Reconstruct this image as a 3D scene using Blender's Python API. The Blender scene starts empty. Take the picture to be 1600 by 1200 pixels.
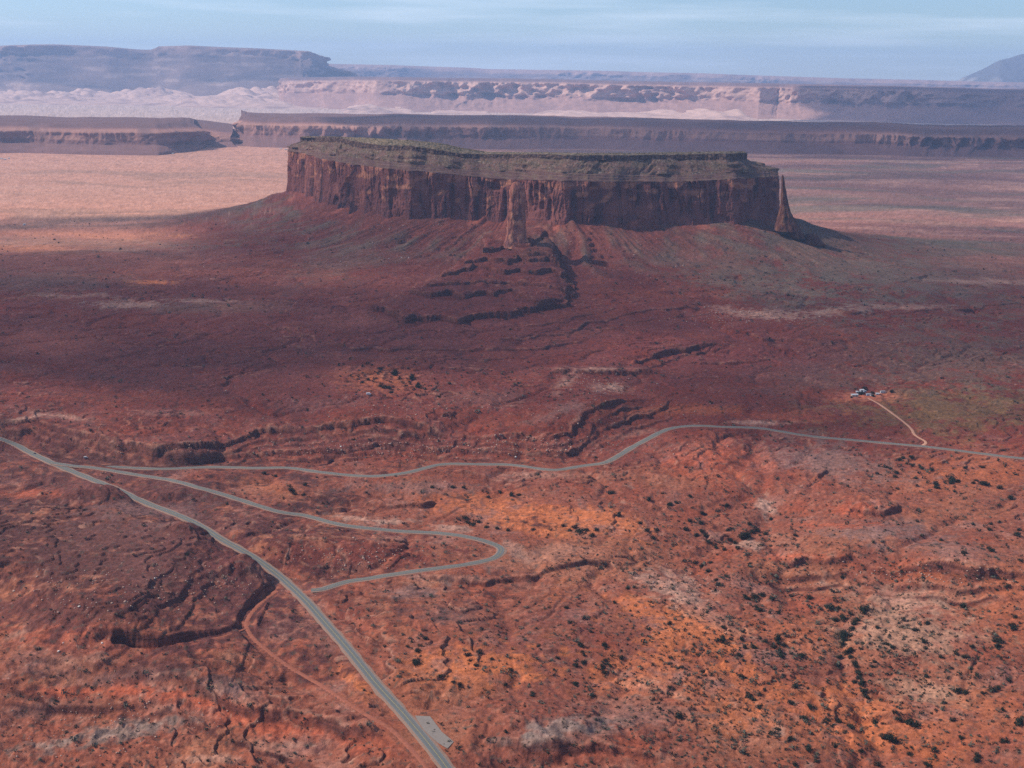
import bpy, math, random, os
import numpy as np
C = bpy.context.scene.collection
R = math.radians
f32 = np.float32
# ------------------------------------------------------------------ camera
HC = 500.0
FPX = 1931.0                       # focal length in photo pixels (photo is 1600 wide)
PITCH = R(14.1); ROLL = R(0.72)
camd = bpy.data.cameras.new("camera"); cam = bpy.data.objects.new("camera", camd); C.objects.link(cam)
camd.sensor_width = 36; camd.lens = 36 * FPX / 1600; camd.clip_start = 5; camd.clip_end = 200000
fwd = np.array([0, math.cos(PITCH), -math.sin(PITCH)])
r0 = np.array([1., 0, 0]); u0 = np.cross(r0, fwd)
rt = r0 * math.cos(ROLL) + u0 * math.sin(ROLL)
up = -r0 * math.sin(ROLL) + u0 * math.cos(ROLL)
from mathutils import Matrix, Vector
m = Matrix.Identity(4)
for i in range(3):
    m[i][0] = rt[i]; m[i][1] = up[i]; m[i][2] = -fwd[i]
m[0][3] = 0; m[1][3] = 0; m[2][3] = HC
cam.matrix_world = m
bpy.context.scene.camera = cam
# ------------------------------------------------------------------ sky, sun, exposure
SUN_EL = R(41); SUN_AZ = R(-86)     # azimuth from +Y, clockwise
sd = Vector((math.cos(SUN_EL) * math.sin(SUN_AZ), math.cos(SUN_EL) * math.cos(SUN_AZ), math.sin(SUN_EL)))
w = bpy.data.worlds.new("World"); bpy.context.scene.world = w; w.use_nodes = True
nt = w.node_tree; nt.nodes.clear()
N = nt.nodes.new; L = nt.links.new
wo = N("ShaderNodeOutputWorld"); bg = N("ShaderNodeBackground"); sky = N("ShaderNodeTexSky")
sky.sky_type = 'NISHITA'; sky.sun_disc = False; sky.sun_elevation = SUN_EL; sky.sun_rotation = SUN_AZ
sky.altitude = 1700; sky.air_density = 1.0; sky.dust_density = 0.6; sky.ozone_density = 5.0
tc = N("ShaderNodeTexCoord"); mp = N("ShaderNodeMapping"); nz = N("ShaderNodeTexNoise"); cr = N("ShaderNodeMapRange")
mp.inputs['Scale'].default_value = (3, 3, 48); mp.inputs['Rotation'].default_value = (0, R(1.2), 0)
nz.inputs['Scale'].default_value = 1.6; nz.inputs['Detail'].default_value = 6; nz.inputs['Roughness'].default_value = 0.5
cr.inputs['From Min'].default_value = 0.48; cr.inputs['From Max'].default_value = 0.8
cr.inputs['To Min'].default_value = 0.0; cr.inputs['To Max'].default_value = 0.55
mx = N("ShaderNodeMix"); mx.data_type = 'RGBA'; mx.inputs['B'].default_value = (8.5, 9.3, 10.2, 1)
L(tc.outputs['Generated'], mp.inputs['Vector']); L(mp.outputs['Vector'], nz.inputs['Vector'])
L(nz.outputs['Fac'], cr.inputs['Value']); L(cr.outputs['Result'], mx.inputs['Factor'])
L(sky.outputs['Color'], mx.inputs['A']); L(mx.outputs['Result'], bg.inputs['Color']); L(bg.outputs['Background'], wo.inputs['Surface'])
bg.inputs['Strength'].default_value = 0.128
sl = bpy.data.lights.new("sun", 'SUN'); so = bpy.data.objects.new("sun", sl); C.objects.link(so)
sl.energy = 5.0; sl.angle = R(2.0); sl.color = (1.0, 0.93, 0.82)
so.rotation_euler = (-sd).to_track_quat('-Z', 'Y').to_euler()
sc = bpy.context.scene
sc.view_settings.view_transform = 'Standard'; sc.view_settings.look = 'None'
sc.view_settings.exposure = 0.08; sc.view_settings.gamma = 1
sc.cycles.volume_bounces = 3; sc.cycles.sample_clamp_indirect = 2.0; sc.cycles.sample_clamp_direct = 3.0; sc.cycles.max_bounces = 6; sc.cycles.diffuse_bounces = 2
sc.cycles.transparent_max_bounces = 8; sc.cycles.use_denoising = False

# ------------------------------------------------------------------ noise
rng = np.random.RandomState(7)
_P = rng.permutation(4096).astype(np.int32)
_ang = rng.rand(4096) * 2 * np.pi
_GX = np.cos(_ang).astype(f32); _GY = np.sin(_ang).astype(f32)
def pn(x, y, s=0):
    """gradient noise, about -1..1"""
    xi = np.floor(x).astype(np.int32); yi = np.floor(y).astype(np.int32)
    xf = (x - xi).astype(f32); yf = (y - yi).astype(f32)
    u = xf * xf * xf * (xf * (xf * 6 - 15) + 10); v = yf * yf * yf * (yf * (yf * 6 - 15) + 10)
    xi = xi + s * 131; a0 = _P[xi & 4095]; a1 = _P[(xi + 1) & 4095]
    def g(a, yy, fx, fy):
        k = _P[(a + yy) & 4095]
        return _GX[k] * fx + _GY[k] * fy
    n00 = g(a0, yi, xf, yf); n10 = g(a1, yi, xf - 1, yf)
    n01 = g(a0, yi + 1, xf, yf - 1); n11 = g(a1, yi + 1, xf - 1, yf - 1)
    n0 = n00 + u * (n10 - n00); n1 = n01 + u * (n11 - n01)
    return (n0 + v * (n1 - n0)) * 1.5
def fbm(x, y, o=4, s=0, g=0.5):
    t = 0; a = 1.0; q = 0
    for k in range(o):
        t = t + a * pn(x * 2 ** k + 17.3 * k, y * 2 ** k - 9.1 * k, s + k); q += a; a *= g
    return t / q * 1.3
def ridged(x, y, o=3, s=0, g=0.5):
    t = 0; a = 1.0; q = 0
    for k in range(o):
        t = t + a * (1 - 2 * np.abs(pn(x * 2 ** k + 5.3 * k, y * 2 ** k + 3.1 * k, s + k))); q += a; a *= g
    return t / q
def ss(a, b, x):
    t = np.clip((x - a) / (b - a), 0, 1); return t * t * (3 - 2 * t)

# ------------------------------------------------------------------ photo pixel <-> world
def ray(px, py):
    px = np.asarray(px, float); py = np.asarray(py, float)
    a = (px - 800) / FPX; b = (600 - py) / FPX
    return fwd[None] + a.reshape(-1, 1) * rt[None] + b.reshape(-1, 1) * up[None]
def P(px, py, z=0.0):
    d = ray([px], [py])[0]; t = (z - HC) / d[2]
    return np.array([d[0] * t, d[1] * t, z])
def PD(px, py, dist):
    """point on the ray at forward distance dist"""
    d = ray([px], [py])[0]; t = dist / d[1]
    return np.array([d[0] * t, dist, HC + d[2] * t])
def proj(x, y, z):
    zz = z - HC
    dz = x * fwd[0] + y * fwd[1] + zz * fwd[2]
    dx = x * rt[0] + y * rt[1] + zz * rt[2]; dy = x * up[0] + y * up[1] + zz * up[2]
    dz = np.maximum(dz, 1)
    return 800 + FPX * dx / dz, 600 - FPX * dy / dz

# ------------------------------------------------------------------ distance to polylines
def pl_dist(x, y, pts, closed=False):
    """distance, sign (+ on the left of the direction of travel), arc position 0..1"""
    pts = np.asarray(pts, float); n = len(pts)
    segs = [(i, (i + 1) % n) for i in range(n if closed else n - 1)]
    ln = [np.hypot(*(pts[b] - pts[a])) for a, b in segs]; tot = sum(ln); acc = 0
    best = np.full(x.shape, 1e12, f32); sg = np.ones(x.shape, f32); tt = np.zeros(x.shape, f32)
    for (a, b), l in zip(segs, ln):
        ax, ay = pts[a]; bx, by = pts[b]; ex, ey = (bx - ax) / l, (by - ay) / l
        t = np.clip((x - ax) * ex + (y - ay) * ey, 0, l)
        d2 = (x - ax - t * ex) ** 2 + (y - ay - t * ey) ** 2
        mk = d2 < best
        crs = ex * (y - ay) - ey * (x - ax)
        best = np.where(mk, d2, best); sg = np.where(mk, np.sign(crs), sg); tt = np.where(mk, (acc + t) / tot, tt)
        acc += l
    return np.sqrt(best), sg, tt
def inside(x, y, pts):
    pts = np.asarray(pts, float); r = np.zeros(x.shape, bool); n = len(pts)
    for i in range(n):
        ax, ay = pts[i]; bx, by = pts[(i + 1) % n]
        if ay == by: continue
        c = ((ay > y) != (by > y)) & (x < (bx - ax) * (y - ay) / (by - ay) + ax)
        r ^= c
    return r

# ------------------------------------------------------------------ base levels
BASE = [(px, py, z) for px, py, z in [
    (-300, 640, 2), (0, 640, 2), (300, 620, 2), (600, 620, 2), (850, 620, 2), (1000, 560, 0), (1200, 520, -2), (1500, 500, -4),
    (200, 500, 2), (600, 520, 0), (1000, 480, 0), (1700, 480, -4), (300, 350, 0), (1400, 350, 0), (800, 250, 0), (-500, 400, 0), (2100, 400, -3),
    (0, 720, -22), (200, 735, -24), (450, 735, -26), (700, 725, -26), (900, 735, -26), (1080, 690, -20), (1300, 640, -14), (1550, 640, -12),
    (1100, 610, -14), (1200, 570, -10), (1300, 720, -18), (1600, 740, -18), (1450, 830, -20), (1600, 860, -20), (1800, 800, -20),
    (150, 800, -20), (400, 820, -26), (600, 800, -30), (850, 800, -32), (1000, 780, -30), (1150, 860, -38), (1300, 950, -42),
    (1330, 1080, -45), (1500, 1000, -38), (1600, 1100, -40), (900, 950, -36), (600, 950, -34), (450, 930, -33), (700, 1100, -36),
    (1000, 1100, -42), (300, 1000, -36), (60, 1020, -40), (100, 1120, -52), (400, 1150, -48), (900, 1180, -44), (1300, 1250, -48), (200, 1300, -58), (800, 1350, -46),
    (-300, 800, -20), (-300, 1000, -40), (1900, 1000, -36), (-400, 1300, -55), (2000, 1300, -45)]]
BW = np.array([list(P(a, b, c)) for a, b, c in BASE])
def base(x, y):
    sx = 0; sw = 0
    r2 = (20 + 0.055 * y) ** 2
    for bx, by, bz in BW:
        k = 1 / ((x - bx) ** 2 + (y - by) ** 2 * 0.6 + r2) ** 3 * 1e14
        sx = sx + k * bz; sw = sw + k
    return sx / sw

# ------------------------------------------------------------------ mesa outline (photo column, cliff foot row, cliff top row, ledge row; cap column, cap base, cap top, skyline)
MC = [(453, 298, 237, 230, 474, 222, 214, 213.0), (485, 306, 243, 234, 495, 222, 214, 213.2), (514, 318, 251, 242, 520, 223, 214.5, 213.4),
      (560, 327, 258, 248, 560, 231, 222, 215), (600, 333, 263, 252, 600, 236, 228, 217), (640, 336, 267, 256, 640, 236, 228, 219.5),
      (685, 337, 271, 260, 685, 242, 235, 223), (718, 337, 274, 264, 718, 246, 240, 230), (750, 337, 277, 266, 750, 248, 241, 237),
      (795, 340, 281, 268, 795, 248, 241, 237.5), (850, 346, 282, 269, 845, 248, 241, 238), (885, 348, 283, 270, 900, 251, 243, 239),
      (948, 348, 285, 272, 948, 252, 243, 239), (985, 346.5, 285, 273, 990, 251, 243, 239), (1044, 345, 284, 273, 1040, 250, 242, 238),
      (1100, 346, 283, 272, 1095, 250, 241, 237), (1150, 347, 280, 270, 1135, 250, 240, 236.5), (1190, 341, 278, 269, 1155, 250, 238.5, 236.5),
      (1215, 338, 276, 268, 1161, 250, 238, 236.5)]
ZF = 112.0
front = []
for xb, yb, yt, ys, xc, ycb, yct, ysk in MC:
    p0 = P(xb, yb, ZF); D = p0[1]
    pt = PD(xb, yt, D + 13); pl = PD(xb, ys, D + 44); pc = PD(xc, ycb, D + 88); pk = PD(xc, yct, D + 93); pr = PD(xc, ysk, D + 140)
    front.append([p0, pt, pl, pc, pk, pr])
front = np.array(front)                       # ctrl, level, xyz
foot_poly = [tuple(p[0][:2]) for p in front]
dep = [150, 210, 270, 300, 320, 320, 310, 300, 290, 290, 290, 280, 290, 290, 290, 280, 260, 230, 190]
back = front.copy()
for i in range(len(front)):
    yf_ = front[i, 0, 1]; yb_ = yf_ + dep[i]
    for k in range(6):
        back[i, k, 1] = yb_ - (front[i, k, 1] - yf_) * (0.9 if dep[i] > 250 else dep[i] / 300 * 0.9)
    back[i, 4:, 2] -= 3
foot_poly += [tuple(back[i, 0, :2]) for i in range(len(front) - 1, -1, -1)]

# ------------------------------------------------------------------ ledges (drawn left to right as seen from the south; high side beyond)
def W(pts, z):
    return [tuple(P(a, b, z)[:2]) for a, b in pts]
LEDGES = [
    # points, ref z, drop, sharpness width, reach, warp, n steps
    (W([(-300, 650), (0, 658), (60, 655), (150, 674), (230, 690), (330, 682), (400, 660), (450, 658), (600, 656), (760, 664), (868, 669), (915, 648), (985, 617), (1020, 610)], 0), 15, 2.2, 90, 18, 3, 0),
    (W([(-300, 690), (60, 678), (150, 690), (260, 706), (420, 694), (520, 692), (640, 684), (780, 694), (890, 694), (960, 662), (1010, 645), (1060, 620)], -14), 10, 2.4, 50, 14, 2, 1),
    (W([(860, 577), (900, 579), (960, 579), (1022, 576)], 0), 9, 2.4, 60, 8, 1, 2),
    (W([(985, 566), (1010, 561), (1040, 548), (1075, 541), (1112, 534), (1150, 535)], 0), 16, 3, 80, 8, 2, 3),
    (W([(1165, 522), (1190, 531), (1225, 528), (1290, 540)], -2), 8, 3, 70, 8, 1, 4),
    (W([(1090, 568), (1150, 566), (1200, 560)], -8), 5, 2.5, 40, 8, 1, 5),
    (W([(395, 505), (450, 512), (500, 530), (560, 544), (640, 547), (760, 547), (850, 542), (920, 528)], 2), 10, 6, 110, 14, 2, 6),
    (W([(760, 532), (880, 522), (930, 500), (990, 489), (1050, 482), (1110, 478)], 3), 9, 6, 90, 14, 2, 7),
    (W([(560, 486), (640, 512), (760, 514), (880, 500), (940, 480)], 5), 4, 5, 70, 12, 1, 8),
    (W([(1222, 846), (1240, 856), (1290, 858), (1330, 856), (1360, 868), (1420, 878), (1500, 890), (1600, 898), (1750, 906)], -18), 20, 2.2, 70, 8, 3, 9),
    (W([(1190, 470), (1330, 492), (1480, 486), (1640, 470)], -3), 5, 4, 80, 14, 1, 10),
    (W([(1290, 545), (1380, 556), (1500, 560), (1640, 556)], -5), 4, 4, 80, 14, 1, 11),
    (W([(590, 786), (620, 788), (655, 786), (680, 784)], -28), 7, 2, 30, 5, 1, 12),
    (W([(410, 762), (450, 766), (500, 776), (560, 782), (590, 784)], -28), 4, 2.0, 25, 5, 1, 13),
    (W([(690, 738), (740, 740), (790, 752)], -28), 4, 2, 25, 5, 1, 14),
    (W([(1090, 680), (1130, 690), (1160, 700)], -22), 8, 2.2, 30, 8, 2, 15),
    (W([(1240, 742), (1275, 750), (1290, 740)], -22), 6, 2, 25, 6, 1, 16),
    (W([(1330, 800), (1370, 806), (1410, 796)], -20), 8, 2.5, 30, 8, 1, 17),
    (W([(0, 1045), (40, 1052), (100, 1058), (180, 1062), (230, 1070), (300, 1080), (350, 1096), (380, 1112), (470, 1130), (540, 1150), (600, 1168)], -44), 13, 4, 60, 12, 2, 18),
    (W([(770, 1172), (820, 1180), (900, 1176), (980, 1182), (1040, 1192)], -42), 10, 2.5, 50, 7, 2, 19),
    (W([(640, 905), (760, 908), (880, 880), (955, 868), (965, 880)], -33), 6, 3, 45, 8, 1, 20),
    (W([(1290, 1098), (1380, 1110), (1430, 1112)], -43), 5, 2, 25, 5, 1, 21),
    (W([(840, 1020), (900, 1030), (960, 1045)], -40), 4, 3, 40, 8, 1, 22),
    (W([(20, 820), (60, 828), (90, 850), (130, 862)], -8), 5, 2, 25, 5, 1, 23),
    (W([(10, 875), (50, 878), (65, 900), (60, 925)], -14), 6, 2, 25, 5, 1, 24),
    (W([(140, 690), (200, 700), (300, 704)], -12), 5, 2, 25, 5, 1, 25),
    (W([(60, 792), (100, 790), (130, 786)], -8), 6, 2, 20, 5, 1, 26),
    (W([(340, 872), (372, 874), (396, 868)], -24), 6, 1.6, 18, 2, 1, 27),
    (W([(1230, 1000), (1350, 1030), (1420, 1020), (1480, 1050)], -40), 3, 3, 40, 12, 1, 28),
]
def add_ledges(x, y, h, RM, RB):
    for pts, drop, wd, reach, warp, ns, seed in LEDGES:
        q = np.asarray(pts); mgn = reach * 3 + warp
        mk = (x > q[:, 0].min() - mgn) & (x < q[:, 0].max() + mgn) & (y > q[:, 1].min() - mgn) & (y < q[:, 1].max() + mgn)
        if not mk.any(): continue
        xx = x[mk]; yy = y[mk]
        wx = xx + warp * fbm(xx / (warp * 5), yy / (warp * 5), 4, seed + 40)
        wy = yy + warp * fbm(xx / (warp * 5), yy / (warp * 5), 4, seed + 60)
        d, s, t = pl_dist(wx, wy, pts)
        sdv = d * s
        vary = np.clip(0.75 + 0.6 * pn(xx / 90, yy / 90, seed + 80), 0.15, 1.05) * ss(0.0, 0.06, t) * ss(1.0, 0.94, t)
        f = 0.24 * np.tanh((sdv + 16) / 14); rm = 0; rb = 0
        for k in range(ns):
            o = k * wd * 9 + wd * 2.2 * pn(xx / 35, yy / 35, seed + 90 + k)
            f = f + np.tanh((sdv + o) / (wd * 0.45)) * ((0.42, 0.2, 0.14) if ns == 3 else (0.5, 0.26) if ns == 2 else (0.76,))[k]
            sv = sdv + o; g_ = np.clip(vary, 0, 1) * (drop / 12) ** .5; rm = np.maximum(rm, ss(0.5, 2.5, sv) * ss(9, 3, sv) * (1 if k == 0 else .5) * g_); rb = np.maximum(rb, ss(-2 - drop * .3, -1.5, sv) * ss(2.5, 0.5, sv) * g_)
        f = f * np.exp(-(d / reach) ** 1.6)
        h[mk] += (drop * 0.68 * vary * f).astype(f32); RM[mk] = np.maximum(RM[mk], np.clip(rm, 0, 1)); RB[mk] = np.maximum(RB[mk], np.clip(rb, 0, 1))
    return h
def bumpdisc(x, y, px, py, z, rx, ry, hgt, p=2.0, rot=0.0):
    c = P(px, py, z); dx = x - c[0]; dy = y - c[1]
    if rot: dx, dy = dx * math.cos(rot) + dy * math.sin(rot), -dx * math.sin(rot) + dy * math.cos(rot)
    return hgt * np.exp(-((dx / rx) ** 2 + (dy / ry) ** 2) ** (p / 2))
def terr(h, step, a=0.3, b=0.7):
    f = h / step; fl = np.floor(f); return step * (fl + ss(a, b, f - fl))
WASH = [W([(1175, 700), (1195, 765), (1205, 800), (1172, 832), (1110, 850), (1085, 872), (1100, 895), (1150, 912), (1240, 940), (1308, 958), (1328, 975), (1312, 1010), (1330, 1050), (1345, 1100), (1380, 1160), (1420, 1260)], -38),
        W([(640, 820), (720, 812), (790, 822), (870, 835), (960, 850), (1085, 872)], -33),
        W([(1190, 690), (1150, 745), (1195, 765)], -30)]
BLUFF = W([(-120, 770), (40, 768), (100, 776), (160, 770), (230, 790), (298, 806), (306, 822), (282, 846), (255, 872), (225, 898), (205, 925), (170, 934), (140, 920), (118, 898), (84, 880), (50, 862), (10, 856), (-120, 860)], 12)
BENCH = W([(-120, 850), (40, 880), (70, 925), (84, 958), (140, 972), (228, 968), (232, 950), (250, 925), (330, 890), (395, 874), (399, 866), (340, 856), (250, 850)], -14)
BK = [(95, 3350), (-95, 3350)]
TIERS = [(W([(578, 476), (600, 477), (613, 484), (628, 494), (652, 491), (690, 492), (715, 497), (742, 488), (800, 485), (840, 478), (864, 474), (893, 462)], 13) + BK, 14, 3, 110, 1),
         (W([(643, 450), (675, 457), (700, 453), (722, 460), (745, 452), (775, 453), (800, 449), (838, 466), (856, 467), (886, 461), (890, 450)], 27) + BK, 11, 1, 50, 0),
         (W([(668, 440), (700, 441), (740, 438), (800, 437), (830, 440), (858, 446), (900, 446)], 37) + BK, 8, 1, 50, 0),
         (W([(694, 424), (718, 420), (748, 416), (790, 424), (812, 420), (835, 424), (862, 418), (900, 426)], 48) + BK, 10, 1, 50, 0),
         (W([(722, 408), (762, 404), (778, 409), (797, 409), (812, 402), (830, 406), (860, 403), (890, 412)], 58) + BK, 10, 1, 60, 0),
         (W([(757, 393), (785, 388), (800, 389), (822, 396), (846, 396), (870, 398)], 69) + BK, 10, 1, 60, 0),
         (W([(786, 379), (800, 381), (826, 382), (836, 378)], 82) + BK, 8, 3, 100, 0)]
PYR = [W([(640, 405), (700, 388), (808, 372), (860, 378), (900, 400)], 60)]

def pyramid(x, y, RM, RB):
    """stepped red ridge that runs south from the spire"""
    mk = (np.abs(x + 100) < 900) & (y > 2200) & (y < 3700)
    out = np.zeros(x.shape, f32)
    if not mk.any(): return out
    xx = x[mk]; yy = y[mk]
    wx = xx + 34 * fbm(xx / 120, yy / 120, 4, 3) ; wy = yy + 34 * fbm(xx / 120, yy / 120, 4, 4)
    h = np.zeros(xx.shape)
    wx = xx + 9 * fbm(xx / 34, yy / 34, 4, 31); wy = yy + 12 * fbm(xx / 34, yy / 34, 4, 35)
    rm = np.zeros(xx.shape); rb = np.zeros(xx.shape)
    for k, (poly, rise, gain, run, br) in enumerate(TIERS):
        wx2 = wx + 7 * fbm(xx / 60, yy / 60, 2, 300 + k); wy2 = wy + 14 * fbm(xx / 50, yy / 50, 2, 320 + k)
        d, s, t = pl_dist(wx2, wy2, poly, True); sdv = np.where(inside(wx2, wy2, poly), d, -d)
        vary = np.clip(0.75 + 0.7 * pn(xx / 45, yy / 45, 340 + k), 0.75, 1.35)
        fd = ss(125, 80, xx) if br else 1.0; vary = vary * fd
        rm = np.maximum(rm, fd * ss(1, 3, sdv) * ss(9, 4, sdv)); rb = np.maximum(rb, fd * ss(-9, -3, sdv) * ss(3, 1, sdv) * np.clip(0.4 + vary * .6, 0, 1))
        h = h + rise * (vary * ss(-1.5, 1.5, sdv) + np.clip(1 - vary, 0, 1) * ss(-14 - 50 * (1 - fd), 22 + 40 * (1 - fd), sdv)) + gain * np.clip(sdv / run, 0, 1) ** 1.3
    h = h + 1.6 * ridged(xx / 30, yy / 80, 3, 350) * ss(4, 20, h)
    out[mk] = h.astype(f32); RM[mk] = np.maximum(RM[mk], rm * .6); RB[mk] = np.maximum(RB[mk], rb)
    return out
def talus(x, y):
    mk = (x > -1900) & (x < 2300) & (y > 2300) & (y < 5200)
    out = np.zeros(x.shape, f32); S = np.full(x.shape, 9e3, f32); G = np.zeros(x.shape, f32)
    if not mk.any(): return out, S, G
    xx = x[mk]; yy = y[mk]
    d, s, t = pl_dist(xx, yy, foot_poly, True); ins = inside(xx, yy, foot_poly)
    d = np.where(ins, 0, d)
    east = ss(0, 700, xx)
    T = np.arctan2((yy - 3600) * 1.9, xx) * 620 + 45 * fbm(xx / 220, yy / 220, 3, 29)
    skew = d * (0.25 + 0.6 * east)
    gul = ridged((T + 0.4 * skew) / 80, d / 520, 3, 21) ; fine = ridged((T + 0.4 * skew) / 24, d / 200, 3, 22)
    run = 115 + 55 * east + 25 * pn(T / 260, d * 0 + 2.2, 23) + 30 * ss(-400, -800, xx)
    zz = ZF * np.exp(-(d / run) ** 1.12) + 22 * np.exp(-(d / (330 + 160 * east)) ** 1.5)
    mid = ss(0, 110, d) * np.exp(-(d / 320) ** 2)
    zz = zz - 22 * np.exp(-(d / 60) ** 2) * 0.6
    zz = zz + 13 * (gul - 0.2) * mid * (0.5 + 0.9 * ss(-.4, .4, pn(xx / 260, yy / 260, 28))) + 3.5 * fine * ss(0, 30, d) * np.exp(-(d / 300) ** 2) - 8 * np.exp(-(d / 200) ** 2)
    cone = ss(0.15, 0.8, pn(T / 70, d * 0 + 7.7, 24))
    zz = zz + 10 * cone * np.exp(-(d / 70) ** 2)
    # ledges of harder beds that stick out of the talus
    exp_ = ss(-0.15, 0.25, pn(T / 240, d / 500, 25)) * ss(15, 60, d) * ss(0.5, -0.3, gul)
    zz = zz * (1 - exp_ * 0.75) + terr(zz + 2 * fbm(xx / 40, yy / 40, 2, 26), 12, 0.44, 0.56) * exp_ * 0.75
    out[mk] = zz.astype(f32); S[mk] = d; G[mk] = gul
    return out, S, G
def poly_hill(x, y, h, poly, z, skirt, warp, seed, RM, RB, cl=0.24, gs=0.55, rim=2.2):
    q = np.asarray(poly); mg = skirt * 2.2 + warp
    mk = (x > q[:, 0].min() - mg) & (x < q[:, 0].max() + mg) & (y > q[:, 1].min() - mg) & (y < q[:, 1].max() + mg)
    if not mk.any(): return h
    xx = x[mk]; yy = y[mk]
    wx = xx + warp * fbm(xx / (warp * 4), yy / (warp * 4), 4, seed); wy = yy + warp * fbm(xx / (warp * 4), yy / (warp * 4), 4, seed + 1)
    d, s, t = pl_dist(wx, wy, poly, True); ins = inside(wx, wy, poly)
    sdv = np.where(ins, d, -d); hh = h[mk]
    top = z + 0.03 * np.clip(sdv, 0, 60) + 1.2 * ridged(xx / 45, yy / 45, 3, seed + 3)
    nn_ = 9 * fbm(xx / 75, yy / 75, 4, seed + 12); top = top + 0.8 * terr(nn_, 2.6, 0.46, 0.54) - 0.35 * nn_; ff_ = nn_ / 2.6 - np.floor(nn_ / 2.6)
    lift = np.clip(top - hh, 0, None)
    prof = cl * ss(-rim, rim, sdv) + (1 - cl) * np.exp(-np.clip(-sdv - rim, 0, None) / skirt) * np.where(sdv > -rim, 1, 1)
    gul = (ridged(t * 1400 / 38, sdv / 120, 3, seed + 2) * 3.4 + 2.0 * fbm(xx / 12, yy / 12, 3, seed + 5)) * np.clip(-sdv / 20, 0, 1) * np.exp(-np.clip(-sdv, 0, None) / skirt)
    sh = sdv + 22 + 8 * pn(xx / 30, yy / 30, seed + 8); sh2 = sdv + 44 + 10 * pn(xx / 26, yy / 26, seed + 6); prof = prof + 0.07 * (np.tanh(sh / 1.5) - np.tanh(sh / 12)) + 0.06 * (np.tanh(sh2 / 1.5) - np.tanh(sh2 / 12))
    g_ = gs * ss(3, 10, lift) * np.clip(0.5 + 1.1 * pn(xx / 30, yy / 30, seed + 9), 0, 1); RM[mk] = np.maximum(RM[mk], ss(.5, 2, sdv) * ss(7, 3, sdv) * g_ * .7); RB[mk] = np.maximum(RB[mk], np.maximum(ss(-9, -3, sdv) * ss(2.5, .5, sdv), np.maximum(ss(-5, -2, sh) * ss(2, .5, sh), ss(-4, -1.5, sh2) * ss(2, .5, sh2)) * .8) * g_)
    RB[mk] = np.maximum(RB[mk], 0.75 * ss(0.3, 0.44, ff_) * ss(0.54, 0.5, ff_) * ss(-30, 0, sdv) * np.clip(0.5 + 1.2 * pn(xx / 35, yy / 35, seed + 14), 0, 1))
    h[mk] = (hh + lift * np.clip(prof, 0, 1.1) + gul).astype(f32)
    return h
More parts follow.
